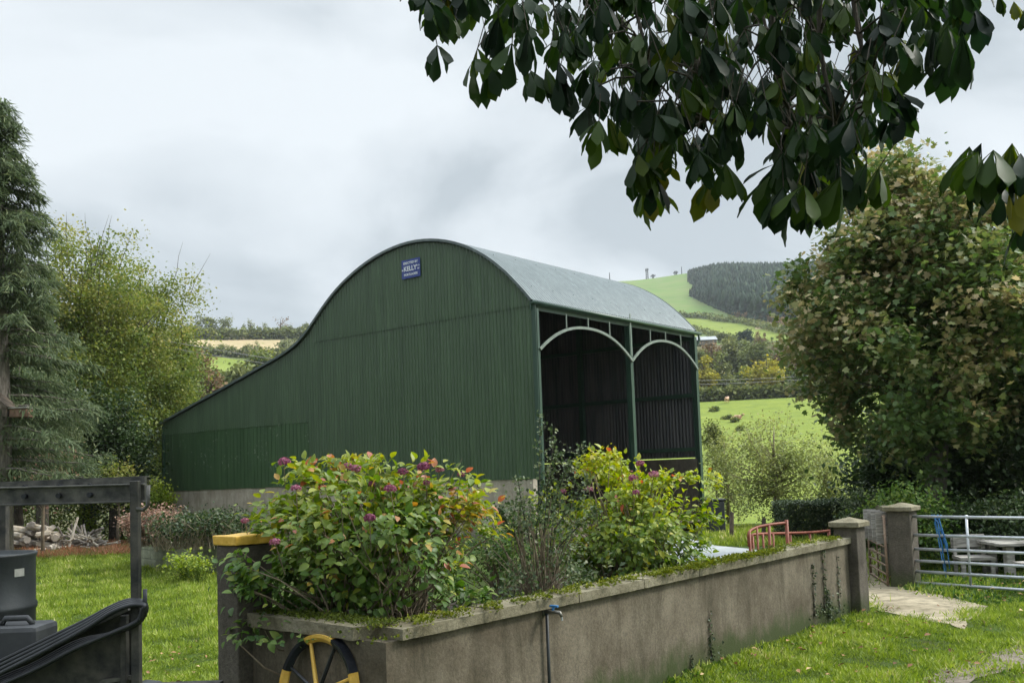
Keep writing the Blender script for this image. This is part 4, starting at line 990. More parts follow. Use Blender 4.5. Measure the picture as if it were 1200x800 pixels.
# ivy climbing the wall
def ivy(label, px, y0, y1, n=90):
    p0 = on_plane(px, y0, Cn, nm); p1 = on_plane(px+3, y1, Cn, nm); e_ = empty('ivy', (p1.x, p1.y, p1.z), label, 'ivy')
    mb = MB(); pts = [p1.lerp(p0, k_/9)+um*.012*math.sin(k_*2.1+px)+nm*.008 for k_ in range(10)]; mb.tube(pts, [.006-.0005*k_ for k_ in range(10)], 4); mb.build('stem', M['barkdark'], e_)
    t = rng.random(n); P = np.array([p1.lerp(p0, v) for v in t]); P += rng.normal(0, .016, (n, 1))*np.array(um)+rng.uniform(.006, .03, (n, 1))*np.array(nm)
    P = np.concatenate([P, np.array(p1)+rng.normal(0, .07, (n//2, 1))*np.array(um)+rng.uniform(0, .10, (n//2, 1))*np.array(nm)+np.abs(rng.normal(0, .07, (n//2, 1)))*np.array([0, 0, 1])])
    D = rand_dirs(len(P))-np.array([0, 0, .5]); leaf_obj('leaves', P, D, rng.uniform(.018, .042, len(P)), 'quad', LM['hedge'], e_, rng.random(len(P)), up=np.tile(np.array(nm), (len(P), 1)))
ivy('ivy strand running full height up the wall, second nearest the gate pier', 963, 641, 716, 150)
ivy('ivy strand up the wall, third from the gate pier', 951, 660, 722, 110)
ivy('thin ivy strand beside the wall end closest to the gate pier', 980, 648, 716, 60)
ivy('short ivy strand low on the middle of the long wall', 830, 716, 770, 60)
ivy('lowest short ivy stub on the wall near the frame bottom', 808, 768, 800, 50)
ivy('ivy clump climbing the foot of the gate pier end', 968, 690, 722, 160)

# ------------------------------------------------------------------ grass and litter
def wall_side(x, y): return (x-Cn.x)*nm.x+(y-Cn.y)*nm.y, (x-Cn.x)*um.x+(y-Cn.y)*um.y
pathp = [(p.x, p.y) for p in [G(*q) for q in [(1000, 718), (1018, 640), (1036, 640), (1042, 684), (1062, 690), (1104, 698), (1157, 711), (1148, 722), (1134, 727), (1132, 740), (1113, 732), (1085, 728), (1060, 722), (1030, 716)]]]
mudp = [(p.x, p.y) for p in [G(*q) for q in [(1088, 800), (1105, 783), (1140, 775), (1190, 757), (1260, 755), (1260, 782), (1190, 785), (1140, 798), (1110, 815)]]]
def grass(name, xr, yr, n, h, keepf, label=None, mat='grass', kind='needle', tilt=.55, varo=0):
    x = rng.uniform(*xr, n); y = rng.uniform(*yr, n); k_ = keepf(x, y); x = x[k_]; y = y[k_]
    tuft = .6*np.sin(x*5.1+y*2.2)+.8*np.sin(x*2.3-y*3.7+np.sin(y*1.9))+1.1*np.sin(x*9+1+2*np.sin(y*2.6))*np.sin(y*7.4+1.5*np.sin(x*3.1))
    z = height(np.degrees(np.arctan2(x, y)), np.hypot(x, y))
    P = np.stack([x, y, z-.01], -1); D = rng.normal(0, tilt, P.shape); D[:, 2] = 1
    hh = h*rng.uniform(.5, 1.3, len(x))*(1+.28*tuft)
    var = np.clip(.42+.15*tuft+rng.normal(0, .2, len(x))+varo, 0, 1)
    o = leaf_obj(name, P, D, np.clip(hh, .02, 1), kind, LM[mat], None, var, up=rng.normal(0, 1, P.shape))
    return tag(o, kind='stuff')
def keep_right(x, y):
    o_, a = wall_side(x, y); k_ = (o_ > .0) | (a > Lw+.5)
    k_ &= ~inpoly(x+rng.normal(0, .13, len(x)), y+rng.normal(0, .28, len(x)), pathp); m_ = inpoly(x+rng.normal(0, .1, len(x)), y+rng.normal(0, .15, len(x)), mudp); k_ &= ~(m_ & (rng.random(len(x)) < .93))
    X, Y = pix(np.stack([x, y, np.zeros_like(x)], -1)); return k_ & (X > 760) & (X < 1290) & (Y < 860)
grass('grass', (1.2, 6.5), (6.4, 12.5), 170000, .068, keep_right, tilt=.8)
grass('grass', (3.5, 12), (11.5, 19), 60000, .09, lambda x, y: keep_right(x, y) & (y > 12.5), varo=-.05)
bw = [(G(262, 668).x, G(262, 668).y), (G(165, 663).x, G(165, 663).y)]
def keep_left(x, y):
    X, Y = pix(np.stack([x, y, np.zeros_like(x)], -1)); return (X > -60) & (X < 268) & (Y < 880) & (Y > 641)
grass('grass', (-5, -1.2), (5.2, 11), 150000, .065, keep_left, tilt=.85)
grass('clover', (-12, -1.2), (6, 26), 16000, .05, keep_left, mat='cover', kind='quad', tilt=1.3)
grass('clover', (1.2, 9), (6.4, 15), 9000, .05, keep_right, mat='cover', kind='quad', tilt=1.3)
grass('grass', (-9, -2.0), (11, 19), 120000, .085, keep_left)
grass('grass', (-16, -4), (19, 31), 110000, .10, keep_left)
grass('weeds', (-18, -8), (26.5, 34), 120000, .17, lambda x, y: (lambda X, Y: (X > -60) & (X < 165) & (Y > 626) & (Y < 650))(*pix(np.stack([x, y, np.zeros_like(x)], -1))), mat='weed', kind='needle', tilt=.8)
# broad weeds along the wall foot and under the gate
grass('ground_cover', (1, 5.5), (6.5, 12.2), 9000, .07, lambda x, y: (lambda o_, a: (o_ > 0) & (o_ < .22+.1*np.sin(a*4)) & (a < Lw+.6))(*wall_side(x, y)), mat='cover', kind='quad', tilt=1.1, varo=-.1)
def gate_side(x, y):
    X, Y = pix(np.stack([x, y, np.zeros_like(x)], -1)); return (X > 1062) & (X < 1300) & (Y > 640) & (Y < 703+(X-1062)*.06) & ~inpoly(x, y, pathp)
grass('ground_cover', (5, 15), (12, 22), 60000, .085, gate_side, mat='cover', kind='quad', tilt=1.1, varo=-.05)
grass('rough_grass', (4, 12), (19, 32), 80000, .14, lambda x, y: (lambda X, Y: (X > 826) & (X < 1000) & (Y > 600) & (Y < 640))(*pix(np.stack([x, y, np.zeros_like(x)], -1))) & (y > 20), varo=.1)
n = 900; x = rng.uniform(1.5, 9, n); y = rng.uniform(6.6, 15, n); o_, a = wall_side(x, y)
k_ = ((o_ > .03) | (a > Lw+.5)) & (rng.random(n) < np.where(inpoly(x, y, mudp), 1, np.where(o_ < 1.2, .75, .3))); k_ &= ~inpoly(x, y, pathp) | (rng.random(n) < .25)
x, y = x[k_], y[k_]; P = np.stack([x, y, np.where(inpoly(x, y, pathp), .045, .055)+rng.uniform(0, .02, len(x))], -1)
D = rng.normal(0, 1, P.shape); D[:, 2] *= .25
tag(leaf_obj('fallen_leaves', P, D, rng.uniform(.03, .085, len(P)), 'quad', LM['litter'], None, rng.random(len(P))), kind='stuff')
n = 160; x = rng.uniform(-4, -1.4, n); y = rng.uniform(6.5, 12, n); P = np.stack([x, y, rng.uniform(.05, .07, n)], -1); D = rng.normal(0, 1, P.shape); D[:, 2] *= .25
tag(leaf_obj('fallen_leaves', P, D, rng.uniform(.03, .07, n), 'quad', LM['litter'], None, rng.random(n)), kind='stuff')

# ------------------------------------------------------------------ left: block wall, dead stems, wood piles, hedge
w0 = G(160, 661); w1 = G(262, 669); w1 = w0+(w1-w0)*1.35; hb_ = W(200, 634, (w0.y+w1.y)/2+.2).z
bwl = empty('block_wall', w0, 'low curved lichened block wall in front of the barn plinth', 'wall')
cur = [w0+(w1-w0)*t+Vector((0, -.5*math.sin(math.pi*t)+ (0 if t else 0), 0)) for t in np.linspace(0, 1, 8)]
for cr in range(3):
    for k_ in range(7):
        a, b = cur[k_], cur[k_+1]; sh_ = .5 if cr % 2 else 0
        if sh_: a = a.lerp(b, .5); b = cur[k_+1].lerp(cur[min(k_+2, 7)], .5)
        if (b-a).length < .05: continue
        mb = MB(); h3 = hb_/3; mb.beam(a+Vector((0, 0, h3*(cr+.5)))+(b-a)*.004, b+Vector((0, 0, h3*(cr+.5)))-(b-a)*.004, .2, h3-.006); mb.build('block', M['block'], bwl, bevel=.008, rough=.02)
M['deadstem'] = simple('dead stem bark', (.11, .09, .055), (.30, .25, .17), 9, .9, bmp=0)
def stems(name, label, px, r, ytop, zbase, wpx, n, mat, leafk=None, cat='shrub', depth=.8, rad=.006, fork=3, spread=.5):
    b = at(px, r); zt = zpix(px, ytop, r); H = zt-zbase; Wd = wpx*r/F/2
    e_ = empty(name, (b.x, b.y, zbase), label, cat); mb = MB(); Pl = []
    for k_ in range(n):
        q = Vector((b.x+random.uniform(-1, 1)*Wd*.9, b.y+random.uniform(-1, 1)*depth, zbase)); hh = H*random.uniform(.55, 1.05)
        tip = q+Vector((random.uniform(-spread, spread)*hh, random.uniform(-spread, spread)*hh, hh)); mid = q.lerp(tip, .5)+Vector(rng.normal(0, .06*hh, 3))
        mb.tube([q, mid, tip], [rad, rad*.8, rad*.35], 3, cap=False)
        for _ in range(fork):
            s = mid.lerp(tip, random.random()); t_ = s+Vector((random.uniform(-.3, .3)*hh, random.uniform(-.3, .3)*hh, random.uniform(.1, .35)*hh)); mb.tube([s, t_], [rad*.6, rad*.3], 3, cap=False); Pl.append(t_)
        Pl.append(tip)
    mb.build('stems', mat, e_)
    if leafk:
        Pl = np.repeat(np.array(Pl), 6, 0)+rng.normal(0, .07, (len(Pl)*6, 3)); leaf_obj('leaves', Pl, rand_dirs(len(Pl)), rng.uniform(.03, .08, len(Pl)), 'card', LM[leafk], e_, rng.random(len(Pl)))
stems('dead_shrub', 'bleached leafless stems standing on the low block wall beside the yellow capped pier', 240, 20.8, 608, hb_-.05, 92, 300, M['deadstem'], 'dark', depth=.9, rad=.008)
stems('dead_shrub', 'brownish twiggy bush at the left end of the low block wall', 178, 22.3, 606, hb_-.05, 38, 240, M['twig'], 'pink', depth=.6, rad=.007, fork=4)
stems('seedling_tuft', 'pale green tuft growing at the foot of the low block wall', 222, 19.2, 655, 0, 34, 60, LM['yhedge'], 'yhedge', depth=.3, rad=.008, fork=2, spread=.8, cat='plant')
def log(name, mb, c, dir_, L_, r_):
    d = Vector(dir_).normalized()*L_/2; mb.tube([Vector(c)-d, Vector(c), Vector(c)+d], [r_, r_*1.05, r_*.95], 7)
for lab, px, n, hgt, wid, lr, ll in (('heap of pale split logs on the grass nearest the drum', 38, 46, .85, 1.0, .09, .5), ('tangled heap of thin cut branches beside the log heap', 88, 70, .55, 1.15, .035, 1.3)):
    b = at(px, 33.5); e_ = empty('wood_pile', b, lab, 'wood pile')
    if 'branches' in lab:
        for k_ in range(n):
            mb = MB(); t = random.random(); z = b.z+.05+hgt*t*random.uniform(.7, 1); log('', mb, (b.x+random.uniform(-1, 1)*wid*(1-t*.6), b.y+random.uniform(-.6, .6), z), (random.uniform(-1, 1), random.uniform(-.6, .6), random.uniform(-.3, .5)), ll*random.uniform(.5, 1.1), lr*random.uniform(.6, 1.2)); mb.build('branch', M['logend'] if k_ % 2 else M['logbark'], e_)
    else:
        for k_ in range(n):
            mb = MB(); t = random.random(); z = b.z+.08+hgt*t*random.uniform(.8, 1); log('', mb, (b.x+random.uniform(-1, 1)*wid*(1-t*.65), b.y+random.uniform(-.6, .6)*(1-t*.5), z), (random.uniform(-1, 1), random.uniform(-1, 1), random.uniform(-.25, .25)), ll*random.uniform(.7, 1.1), lr*random.uniform(.8, 1.3)); mb.build('log', M['logend'] if k_ % 3 else M['logbark'], e_)
def hedge_box(name, label, p0, p1, thick, h, n, size, leaf, jag=.05, z0=None, cat='hedge', taper=0):
    """foliage filling a box, densest on its faces"""
    e_ = empty(name, p0, label, cat); u = (p1-p0); Ln = u.length; uh = Vector((u.x, u.y, 0)).normalized(); w = Vector((-uh.y, uh.x, 0))
    a = rng.random(n); o_ = rng.uniform(-.5, .5, n); zz = rng.random(n); f = rng.integers(0, 4, n)
    o_ = np.where(f == 0, -.5, np.where(f == 1, .5, o_)); zz = np.where(f == 2, 1, zz); a = np.where((f == 3) & (rng.random(n) < .3), np.round(a), a)
    wob = 1+.06*np.sin(a*Ln*1.7)+.04*np.sin(a*Ln*4.1+1)
    P = np.array(p0)+a[:, None]*np.array(u)+(o_*thick*wob*(1-taper*zz))[:, None]*np.array(w); P[:, 2] += zz*h*wob
    P += rng.normal(0, jag, P.shape)
    leaf_obj('foliage', P, rand_dirs(n, .2), size*rng.uniform(.6, 1.3, n), 'card', LM[leaf], e_, np.clip(rng.normal(.45, .22, n)+.25*(zz-.5), 0, 1))
    mb = MB(); 
    for k_ in range(max(3, int(Ln/1.2))):
        q = p0.lerp(p1, (k_+.5)/max(3, int(Ln/1.2))); mb.tube([q+Vector((0, 0, -.1)), q+Vector((.05, 0, h*.8))], [.05, .02], 5)
    mb.build('stems', M['barkdark'], e_); return e_
def hedge_px(name, label, x0, x1, r0, r1, ytop, **k):
    p0, p1 = at(x0, r0), at(x1, r1); h = zpix((x0+x1)/2, ytop, (r0+r1)/2)-(p0.z+p1.z)/2; return hedge_box(name, label, p0, p1, k.pop('thick', 1.2), h, **k)
hedge_px('garden_hedge', 'bright yellow green hedge running behind the wood heaps to the barn', -80, 205, 37, 39, 578, thick=1.5, n=26000, size=.09, leaf='yhedge', jag=.10)
hedge_px('clipped_hedge', 'dark square clipped hedge between the red rail and the gate pier', 909, 1006, 24.0, 24.6, 590, thick=1.3, n=34000, size=.045, leaf='hedge', jag=.025)

# ------------------------------------------------------------------ spruce and nest box
def spruce(px, r, ytop, label, nwhorl=36, Rb=2.9, r0=.36):
    b = at(px, r); zt = zpix(px, ytop, r); H = zt-b.z; e_ = empty('spruce_tree', b, label, 'tree'); mb = MB()
    mb.tube([b+Vector((0, 0, -.2)), b+Vector((.03, 0, H*.3)), b+Vector((0, .05, H*.7)), b+Vector((0, 0, H))], [r0*1.1, r0*.85, r0*.4, .02], 12)
    P = []; D = []
    for k_ in range(nwhorl):
        t = .20+.8*k_/nwhorl; z = b.z+H*t; Lb = Rb*(1-t)**.85*random.uniform(.8, 1.1)+.25
        for q in range(9):
            an = random.uniform(0, 6.283); dx = Vector((math.cos(an), math.sin(an), 0))
            if t < .5 and dx.y < .1 and abs(dx.x) < .85: continue
            L2 = Lb*random.uniform(.6, 1.12)
            pts = [b*1.0+Vector((0, 0, z-b.z))]+[Vector((b.x, b.y, z))+dx*L2*s+Vector((0, 0, L2*(.10*s-.34*s*s+.16*s**4)+random.uniform(-.06, .06))) for s in (.3, .6, .85, 1)]
            mb.tube(pts, [.035+.02*(1-t), .028, .02, .012, .004], 4, cap=False)
            nn = int(430*L2/3+60)
            for _ in range(nn):
                s = random.random()**(.7 if t > .5 else 1.0); i_ = min(3, int(s*4)); p = pts[i_].lerp(pts[i_+1], s*4-i_)
                side = dx.cross(Vector((0, 0, 1)))*random.choice((-1, 1)); l_ = random.uniform(.05, .5)*(1-.45*s)
                d_ = side*.55+dx*.6+Vector((0, 0, -.45)); d_.normalize(); p = p+d_*l_*(1 if random.random() < .6 else .12)
                if random.random() < .3: p += Vector((0, 0, .05))
                P.append(p+Vector(rng.normal(0, .05, 3))); D.append(d_+Vector(rng.normal(0, .4, 3)))
    P = np.array(P); D = np.array(D)
    leaf_obj('needles', P, D, rng.uniform(.10, .27, len(P)), 'needle', LM['spruce'], e_, np.clip(rng.normal(.45, .25, len(P)), 0, 1))
    mb.build('trunk', M['bark'], e_, smooth=True); return b
sb_ = spruce(-4, 27, 112, 'tall dark spruce with drooping boughs at the left edge')
nb = W(8, 476, sb_.y-.55)
e_ = empty('nest_box', nb, 'dark pitched roof shelter with a brown box fixed on the spruce trunk', 'nest box')
mb = MB(); a = W(-26, 446, nb.y); b = W(15, 478, nb.y); mb.beam(a, b, .6, .07, up=(0, 0, 1)); mb.build('roof_board', M['darkwood'], e_)
mb = MB(); a = W(12, 482, nb.y); mb.box(a+Vector((-.02, 0, .02)), (.10, .5, .30)); mb.build('back_board', M['darkwood'], e_)
mb = MB(); a = W(25, 484, nb.y); mb.box(a, (.40, .36, .20)); mb.build('box_body', M['boxwood'], e_, bevel=.01)
mb = MB(); mb.box(a+Vector((0, 0, .125)), (.46, .42, .03)); mb.build('box_lid', M['oldwood'], e_)

# ------------------------------------------------------------------ left wood
T('ash_tree', 'pale yellow green tree with bare top twigs directly right of the spruce', 100, 40, 252, 600, 150, 'ash', ncl=380, per=170, size=.11, bare=120, r0=.3, clr=.36)
T('ash_tree', 'broad yellow green tree nearest the lean-to end of the barn', 165, 43, 285, 600, 150, 'ash', ncl=360, per=170, size=.11, bare=90, r0=.3, clr=.34)
T('beech_tree', 'tree with browning leaves peeping out just left of the lean-to roof', 214, 46, 345, 585, 56, 'ash', ncl=80, per=90, size=.14, bare=22, r0=.2, clr=.4)
T('holly_tree', 'dark evergreen under the yellow green trees behind the hedge', 132, 37, 450, 605, 84, 'dark', ncl=110, per=120, size=.12, r0=.15, clr=.4)
T('fir_tree', 'dense dark fir between the spruce and the pale yellow green tree', 48, 34, 420, 600, 80, 'spruce', ncl=130, per=120, size=.18, kind='needle', r0=.2, clr=.42, zb=-.4)
T('holly_tree', 'dark evergreen low behind the spruce trunk', 25, 36, 400, 605, 100, 'dark', ncl=110, per=120, size=.13, r0=.15, clr=.45)
T('beech_tree', 'dark green tree filling the gap between holly and barn end', 188, 50, 430, 600, 66, 'green', ncl=90, per=110, size=.13, r0=.15, clr=.4)
T('fir_tree', 'dark fir beyond the left edge behind the spruce', -50, 38, 180, 600, 150, 'spruce', ncl=160, per=90, size=.25, kind='needle', r0=.3, clr=.6, zb=-.4)
T('rose_shrub', 'dusky pink leaved shrub behind the trailer rail', 50, 31, 512, 600, 84, 'pink', bark='twig', ncl=44, per=34, size=.10, cat='shrub', r0=.05, shell=.4, bare=10, clr=.2)
T('viburnum_shrub', 'loose yellowish shrub left of the barn lean-to above the hedge', 138, 34.5, 535, 600, 66, 'ash', bark='twig', ncl=40, per=50, size=.10, cat='shrub', r0=.05, clr=.22)
T('laurel_shrub', 'bright green low shrub touching the barn lean-to corner', 186, 36, 566, 606, 30, 'yhedge', bark='twig', ncl=30, per=60, size=.09, cat='shrub', r0=.04, clr=.18)

# ------------------------------------------------------------------ right: maple, undergrowth, willow
mp_b = at(1092, 20.0)
EGG[0] = .34
T('sycamore_tree', 'big rounded browning sycamore standing behind the galvanised gate', 1106, 20.0, 162, 552, 318, 'maple', bark='bark', ncl=520, per=125, size=.125, kind='maple', r0=.15, nl=110, clr=.22, shell=.66, base=mp_b, zb=-.25)
mb = MB(); mb.tube([mp_b+Vector((0, 0, .5)), mp_b+Vector((.08, -.3, 2.2)), mp_b+Vector((.30, -.5, 3.6))], [.13, .09, .05], 8); o = mb.build('limb', M['bark'], bpy.data.objects['sycamore_tree'], smooth=True)
EGG[0] = 0
for px_, r_, yt_, w_, nm_ in ((1190, 23, 400, 190, 'dark laurel thicket at the right edge beneath the sycamore'), (1120, 24.5, 470, 130, 'dark laurel thicket around the sycamore trunk'), (1265, 20, 430, 150, 'dark laurel thicket beyond the picnic table'), (1052, 24, 495, 92, 'ivy covered dark bush left of the sycamore trunk')):
    T('laurel_thicket', nm_, px_, r_, yt_, 640, w_, 'dark', ncl=120, per=140, size=.13, kind='quad', cat='shrub', r0=.08, clr=.33)
for px_, r_, yt_, w_, lf, nm_ in ((1062, 17.2, 574, 90, 'cover', 'leafy shrub spilling over the wall stub behind the gate pier'), (1012, 22, 570, 50, 'coto', 'greyish shrub beside the end of the clipped hedge'), (1130, 18, 585, 110, 'dark', 'low dark bramble behind the garden chair'), (1205, 17.5, 590, 110, 'dark', 'low dark bramble behind the picnic table')):
    T('bramble', nm_, px_, r_, yt_, 655, w_, lf, bark='twig', ncl=60, per=110, size=.075, kind='quad', cat='shrub', r0=.03, clr=.18)
wb = at(905, 31)
T('willow_tree', 'feathery pale olive willow in front of the bright pasture', 908, 31, 480, 618, 130, 'willow', bark='twig', ncl=120, per=90, size=.075, r0=.09, nl=90, clr=.26, shell=.45, bare=40, base=wb, depth=.8)
T('willow_tree', 'smaller pale olive willow touching the barn corner post', 848, 36, 500, 622, 74, 'willow', bark='twig', ncl=70, per=80, size=.08, r0=.06, nl=50, clr=.24, shell=.45, bare=20, depth=.8)
T('willow_tree', 'sparse pale willow between the feathery willow and the hedge end', 965, 33, 515, 618, 60, 'willow', bark='twig', ncl=60, per=80, size=.075, r0=.06, nl=50, clr=.24, shell=.45, bare=14, depth=.8)
T('hawthorn_bush', 'grey green bush on the pasture close to the barn post', 836, 60, 494, 540, 28, 'far', ncl=30, per=70, size=.14, cat='shrub', r0=.06, clr=.22)

# fence posts, red rail, tank
for px_, y0, y1, lab in ((851.5, 600, 634, 'blackened leaning fence post nearest the barn corner'), (888.5, 607, 632, 'short dark fence post below the willow')):
    b = at(px_, 24); mb = MB(); zt_ = zpix(px_, y0, 24); mb.tube([b+Vector((-.03, 0, -.1)), b+Vector((.02, 0, zt_-b.z))], [.055, .05], 8); tag(mb.build('fence_post', M['darkwood']), lab, 'post')
YR = 13.6
e_ = empty('cattle_rail', W(900, 680, YR), 'faded red tubular cattle rail curving behind the wall by the gate pier', 'rail')
mb = MB(); mb.tube(spline([W(878, 640, YR-.2), W(877.5, 625, YR-.2), W(884, 619, YR-.1), W(900, 614.8, YR), W(921.5, 612.3, YR+.15)], 8), .021, 8); mb.build('top_rail', M['red'], e_, smooth=True)
mb = MB(); mb.tube(spline([W(880, 640, YR+.3), W(881, 628, YR+.3), W(888, 625.5, YR+.4), W(920, 624.5, YR+.9), W(950, 623.5, YR+1.3), W(972, 621.5, YR+1.5)], 8), .021, 8); mb.build('top_rail', M['red'], e_, smooth=True)
for x_, y_, dy, r_ in ((878, 622, -.2, .02), (887, 618, -.1, .015), (901, 615, .0, .022), (921.5, 609, .15, .026), (882, 628, .3, .018), (894, 625, .45, .015), (906, 625, .6, .015), (926, 624, 1.0, .018), (949, 624, 1.3, .018), (971, 620, 1.5, .026)):
    p = W(x_, y_, YR+dy); mb = MB(); mb.tube([(p.x, p.y, 0), p], r_, 8); mb.build('rail_post', M['red'], e_, smooth=True)
p = at(833, 27); mb = MB(); mb.box((p.x, p.y, .42), (.45, .45, .85)); mb.box((p.x, p.y, .88), (.52, .5, .06)); tag(mb.build('water_tank', M['plastic'], bevel=.04), 'black plastic water tank standing at the barn corner', 'tank')
# ------------------------------------------------------------------ far trees, hedges, forest
def far(name, label, px, r, ytop, ybot, wpx, leaf, ncl=26, per=60, group=None, bark='barkdark', cat='tree', **k):
    s = wpx*r/F; return T(name, label, px, r, ytop, ybot, wpx, leaf, bark=bark, ncl=ncl, per=per, size=max(.4, s*.08), group=group, nl=8, cat=cat, clr=s*.085, **k)
gv = 'trees along the foot of the far pasture'
VR = [(826, 214, 414, 484, 34, 'fary', 'yellow tree directly right of the barn post across the pasture'), (812, 222, 430, 486, 40, 'far', 'olive tree half hidden by the barn post'),
      (851, 222, 418, 486, 40, 'far', 'dark olive tree right of the yellow tree across the pasture'), (880, 218, 424, 486, 38, 'green', 'mid green tree left of the round yellow tree across the pasture'),
      (903, 214, 411, 484, 46, 'fary', 'round yellow tree in the middle of the far row'), (930, 218, 416, 488, 40, 'green', 'bright green tree right of the round yellow tree'),
      (955, 220, 414, 490, 40, 'far', 'olive tree partly behind the sycamore edge'), (985, 222, 410, 492, 50, 'far', 'olive tree hidden behind the sycamore crown'), (1030, 220, 412, 494, 60, 'far', 'broad olive tree behind the sycamore'), (865, 212, 446, 484, 26, 'far', 'low dark bush under the olive tree across the pasture'), (890, 212, 452, 484, 26, 'far', 'low dark bush left of the round yellow tree foot'), (922, 212, 452, 486, 30, 'green', 'low green bush right of the round yellow tree foot'), (840, 212, 452, 484, 26, 'green', 'low green bush at the foot of the yellow tree')]
for px_, r_, a, b, w_, lf, lab in VR: far('field_tree', lab, px_, r_, a, b, w_, lf, ncl=46, per=80, group=gv)
g2 = 'trees on the middle slope'
for px_, r_, a, b, w_, lf, lab in [(838, 300, 400, 440, 40, 'farr', 'russet brown bush beside the far shed'), (868, 290, 396, 440, 46, 'far', 'olive tree above the far row right of the shed'), (892, 280, 398, 440, 44, 'far', 'olive crown between shed and russet tree'),
                                   (879, 400, 383, 404, 20, 'conifer', 'small dark green conifer on the middle slope'), (896, 395, 387, 412, 14, 'farr', 'tall russet tree right of the dark conifer'), (915, 300, 408, 440, 34, 'farr', 'russet tree left of the sycamore edge'),
                                   (936, 290, 398, 440, 36, 'farr', 'reddish brown tree touching the sycamore outline'), (960, 330, 385, 430, 46, 'farr', 'brownish tree behind the sycamore outline'), (820, 290, 404, 440, 30, 'far', 'olive tree beside the barn gutter end'), (852, 420, 390, 402, 20, 'far', 'low hedge tree above the far shed')]:
    far('slope_tree', lab, px_, r_, a, b, w_, lf, ncl=36, per=70, group=g2)
g3 = 'trees along the left hill top'
LR = [(243, 366, 400, 27), (263, 371, 400, 24), (256, 385, 402, 18), (275, 382, 400, 12), (284, 384, 402, 16), (296, 374, 402, 20), (306, 382, 402, 12), (314, 380, 400, 14), (322, 388, 403, 18), (336, 380, 396, 20), (348, 384, 398, 16), (360, 376, 402, 20), (372, 380, 405, 20), (226, 378, 404, 24), (385, 382, 405, 24), (400, 385, 405, 24)]
for k_, (px_, a, b, w_) in enumerate(LR):
    far('ridge_tree', ['rounded dark tree', 'tall dark tree', 'small dark tree'][k_ % 3]+f' on the left hill top, {["first","second","third","fourth","fifth","sixth","seventh","eighth","ninth","tenth","eleventh","twelfth","thirteenth","fourteenth","fifteenth","sixteenth"][sorted([q[0] for q in LR]).index(px_)]} along from the left', px_, 505, a, b, w_, 'far', ncl=22, per=60, group=g3)
far('bare_tree', 'wide thin crowned bare tree standing above the left hill hedge', 331, 500, 369, 396, 22, 'farr', ncl=20, per=8, group=g3)
g4 = 'hedgerow trees below the straw field'
for px_, a, b, w_, lab in [(263, 401, 419, 17, 'round hedgerow tree below the straw field, left one'), (275, 404, 419, 9, 'narrow hedgerow tree below the straw field'), (293, 402, 419, 16, 'hedgerow tree right of the narrow one below the straw field'), (303, 400, 418, 12, 'taller hedgerow tree against the straw field right part'), (335, 398, 425, 24, 'grey hedgerow clump beside the lean-to roof line'), (350, 398, 425, 18, 'hedgerow clump touching the barn roof curve'), (248, 402, 419, 10, 'small hedgerow tree next to the beech')]:
    far('hedgerow_tree', lab, px_, 440, a, b, w_, 'far', ncl=24, per=60, group=g4)
g5 = 'trees in the dip left of the barn'
for px_, r_, a, b, w_, lf, lab in [(306, 240, 411, 462, 52, 'green', 'large round green tree above the lean-to roof'), (265, 200, 424, 490, 60, 'far', 'olive tree left of the large round green tree'), (235, 170, 408, 520, 50, 'farr', 'russet tree between the wood and the olive tree'), (338, 250, 415, 470, 40, 'far', 'olive tree right of the large round green tree'), (212, 160, 430, 540, 40, 'far', 'olive tree behind the beech')]:
    far('dip_tree', lab, px_, r_, a, b, w_, lf, ncl=60, per=90, group=g5)
def hedge_line(label, pts, h, n, leaf, size):
    e_ = empty('field_hedge', pts[0], label, 'hedge'); P = []; 
    for a, b in zip(pts[:-1], pts[1:]):
        m_ = int(n/(len(pts)-1)); t = rng.random(m_); Q = np.array(a)+t[:, None]*np.array(b-a)+rng.normal(0, h*.3, (m_, 3)); hh = h*(.75+.5*np.abs(np.sin(t*9+a.x)))
        Q[:, 2] = height(np.degrees(np.arctan2(Q[:, 0], Q[:, 1])), np.hypot(Q[:, 0], Q[:, 1]))+rng.random(m_)*hh; P.append(Q)
    P = np.concatenate(P); leaf_obj('foliage', P, rand_dirs(len(P), .2), size*rng.uniform(.6, 1.3, len(P)), 'card', LM[leaf], e_, rng.random(len(P)))
def onhill(px, py, r0=60, r1=2500):
    v = ray(px, py); hl = math.hypot(v.x, v.y); lo = None
    r = r0
    while r < r1:
        if EYE+v.z/hl*r < hz(v.x/hl*r, v.y/hl*r): break
        r *= 1.006
    return Vector((v.x/hl*r, v.y/hl*r, hz(v.x/hl*r, v.y/hl*r)))
hedge_line('dark hedge between the two hill pastures', [onhill(x, y, 300) for x, y in ((790, 371), (830, 374), (870, 379), (905, 388), (945, 397), (1010, 410))], 3.2, 4600, 'far', 1.3)
hedge_line('hedge at the foot of the lower hill pasture', [onhill(x, y, 300) for x, y in ((790, 384), (815, 388), (845, 398), (870, 402), (905, 409), (950, 420))], 2.6, 3800, 'far', 1.1)
hedge_line('low hedge line under the forest edge', [onhill(x, y, 400) for x, y in ((860, 371), (890, 374), (930, 384), (980, 392))], 3, 2600, 'farr', 1.3)
hedge_line('dark hedge along the left hill top', [onhill(x, y, 300) for x, y in ((200, 396), (240, 397), (300, 397), (345, 397), (400, 398))], 4, 3600, 'far', 1.5)
hedge_line('hedge under the straw field on the left hill', [onhill(x, y, 200) for x, y in ((215, 417), (255, 418), (300, 420), (330, 420), (370, 420))], 3.2, 3400, 'far', 1.3)
hedge_line('dark bushes along the top of the cow pasture', [at(x, 209) for x in (800, 840, 880, 920, 960, 1040)], 2.2, 5000, 'far', .8)
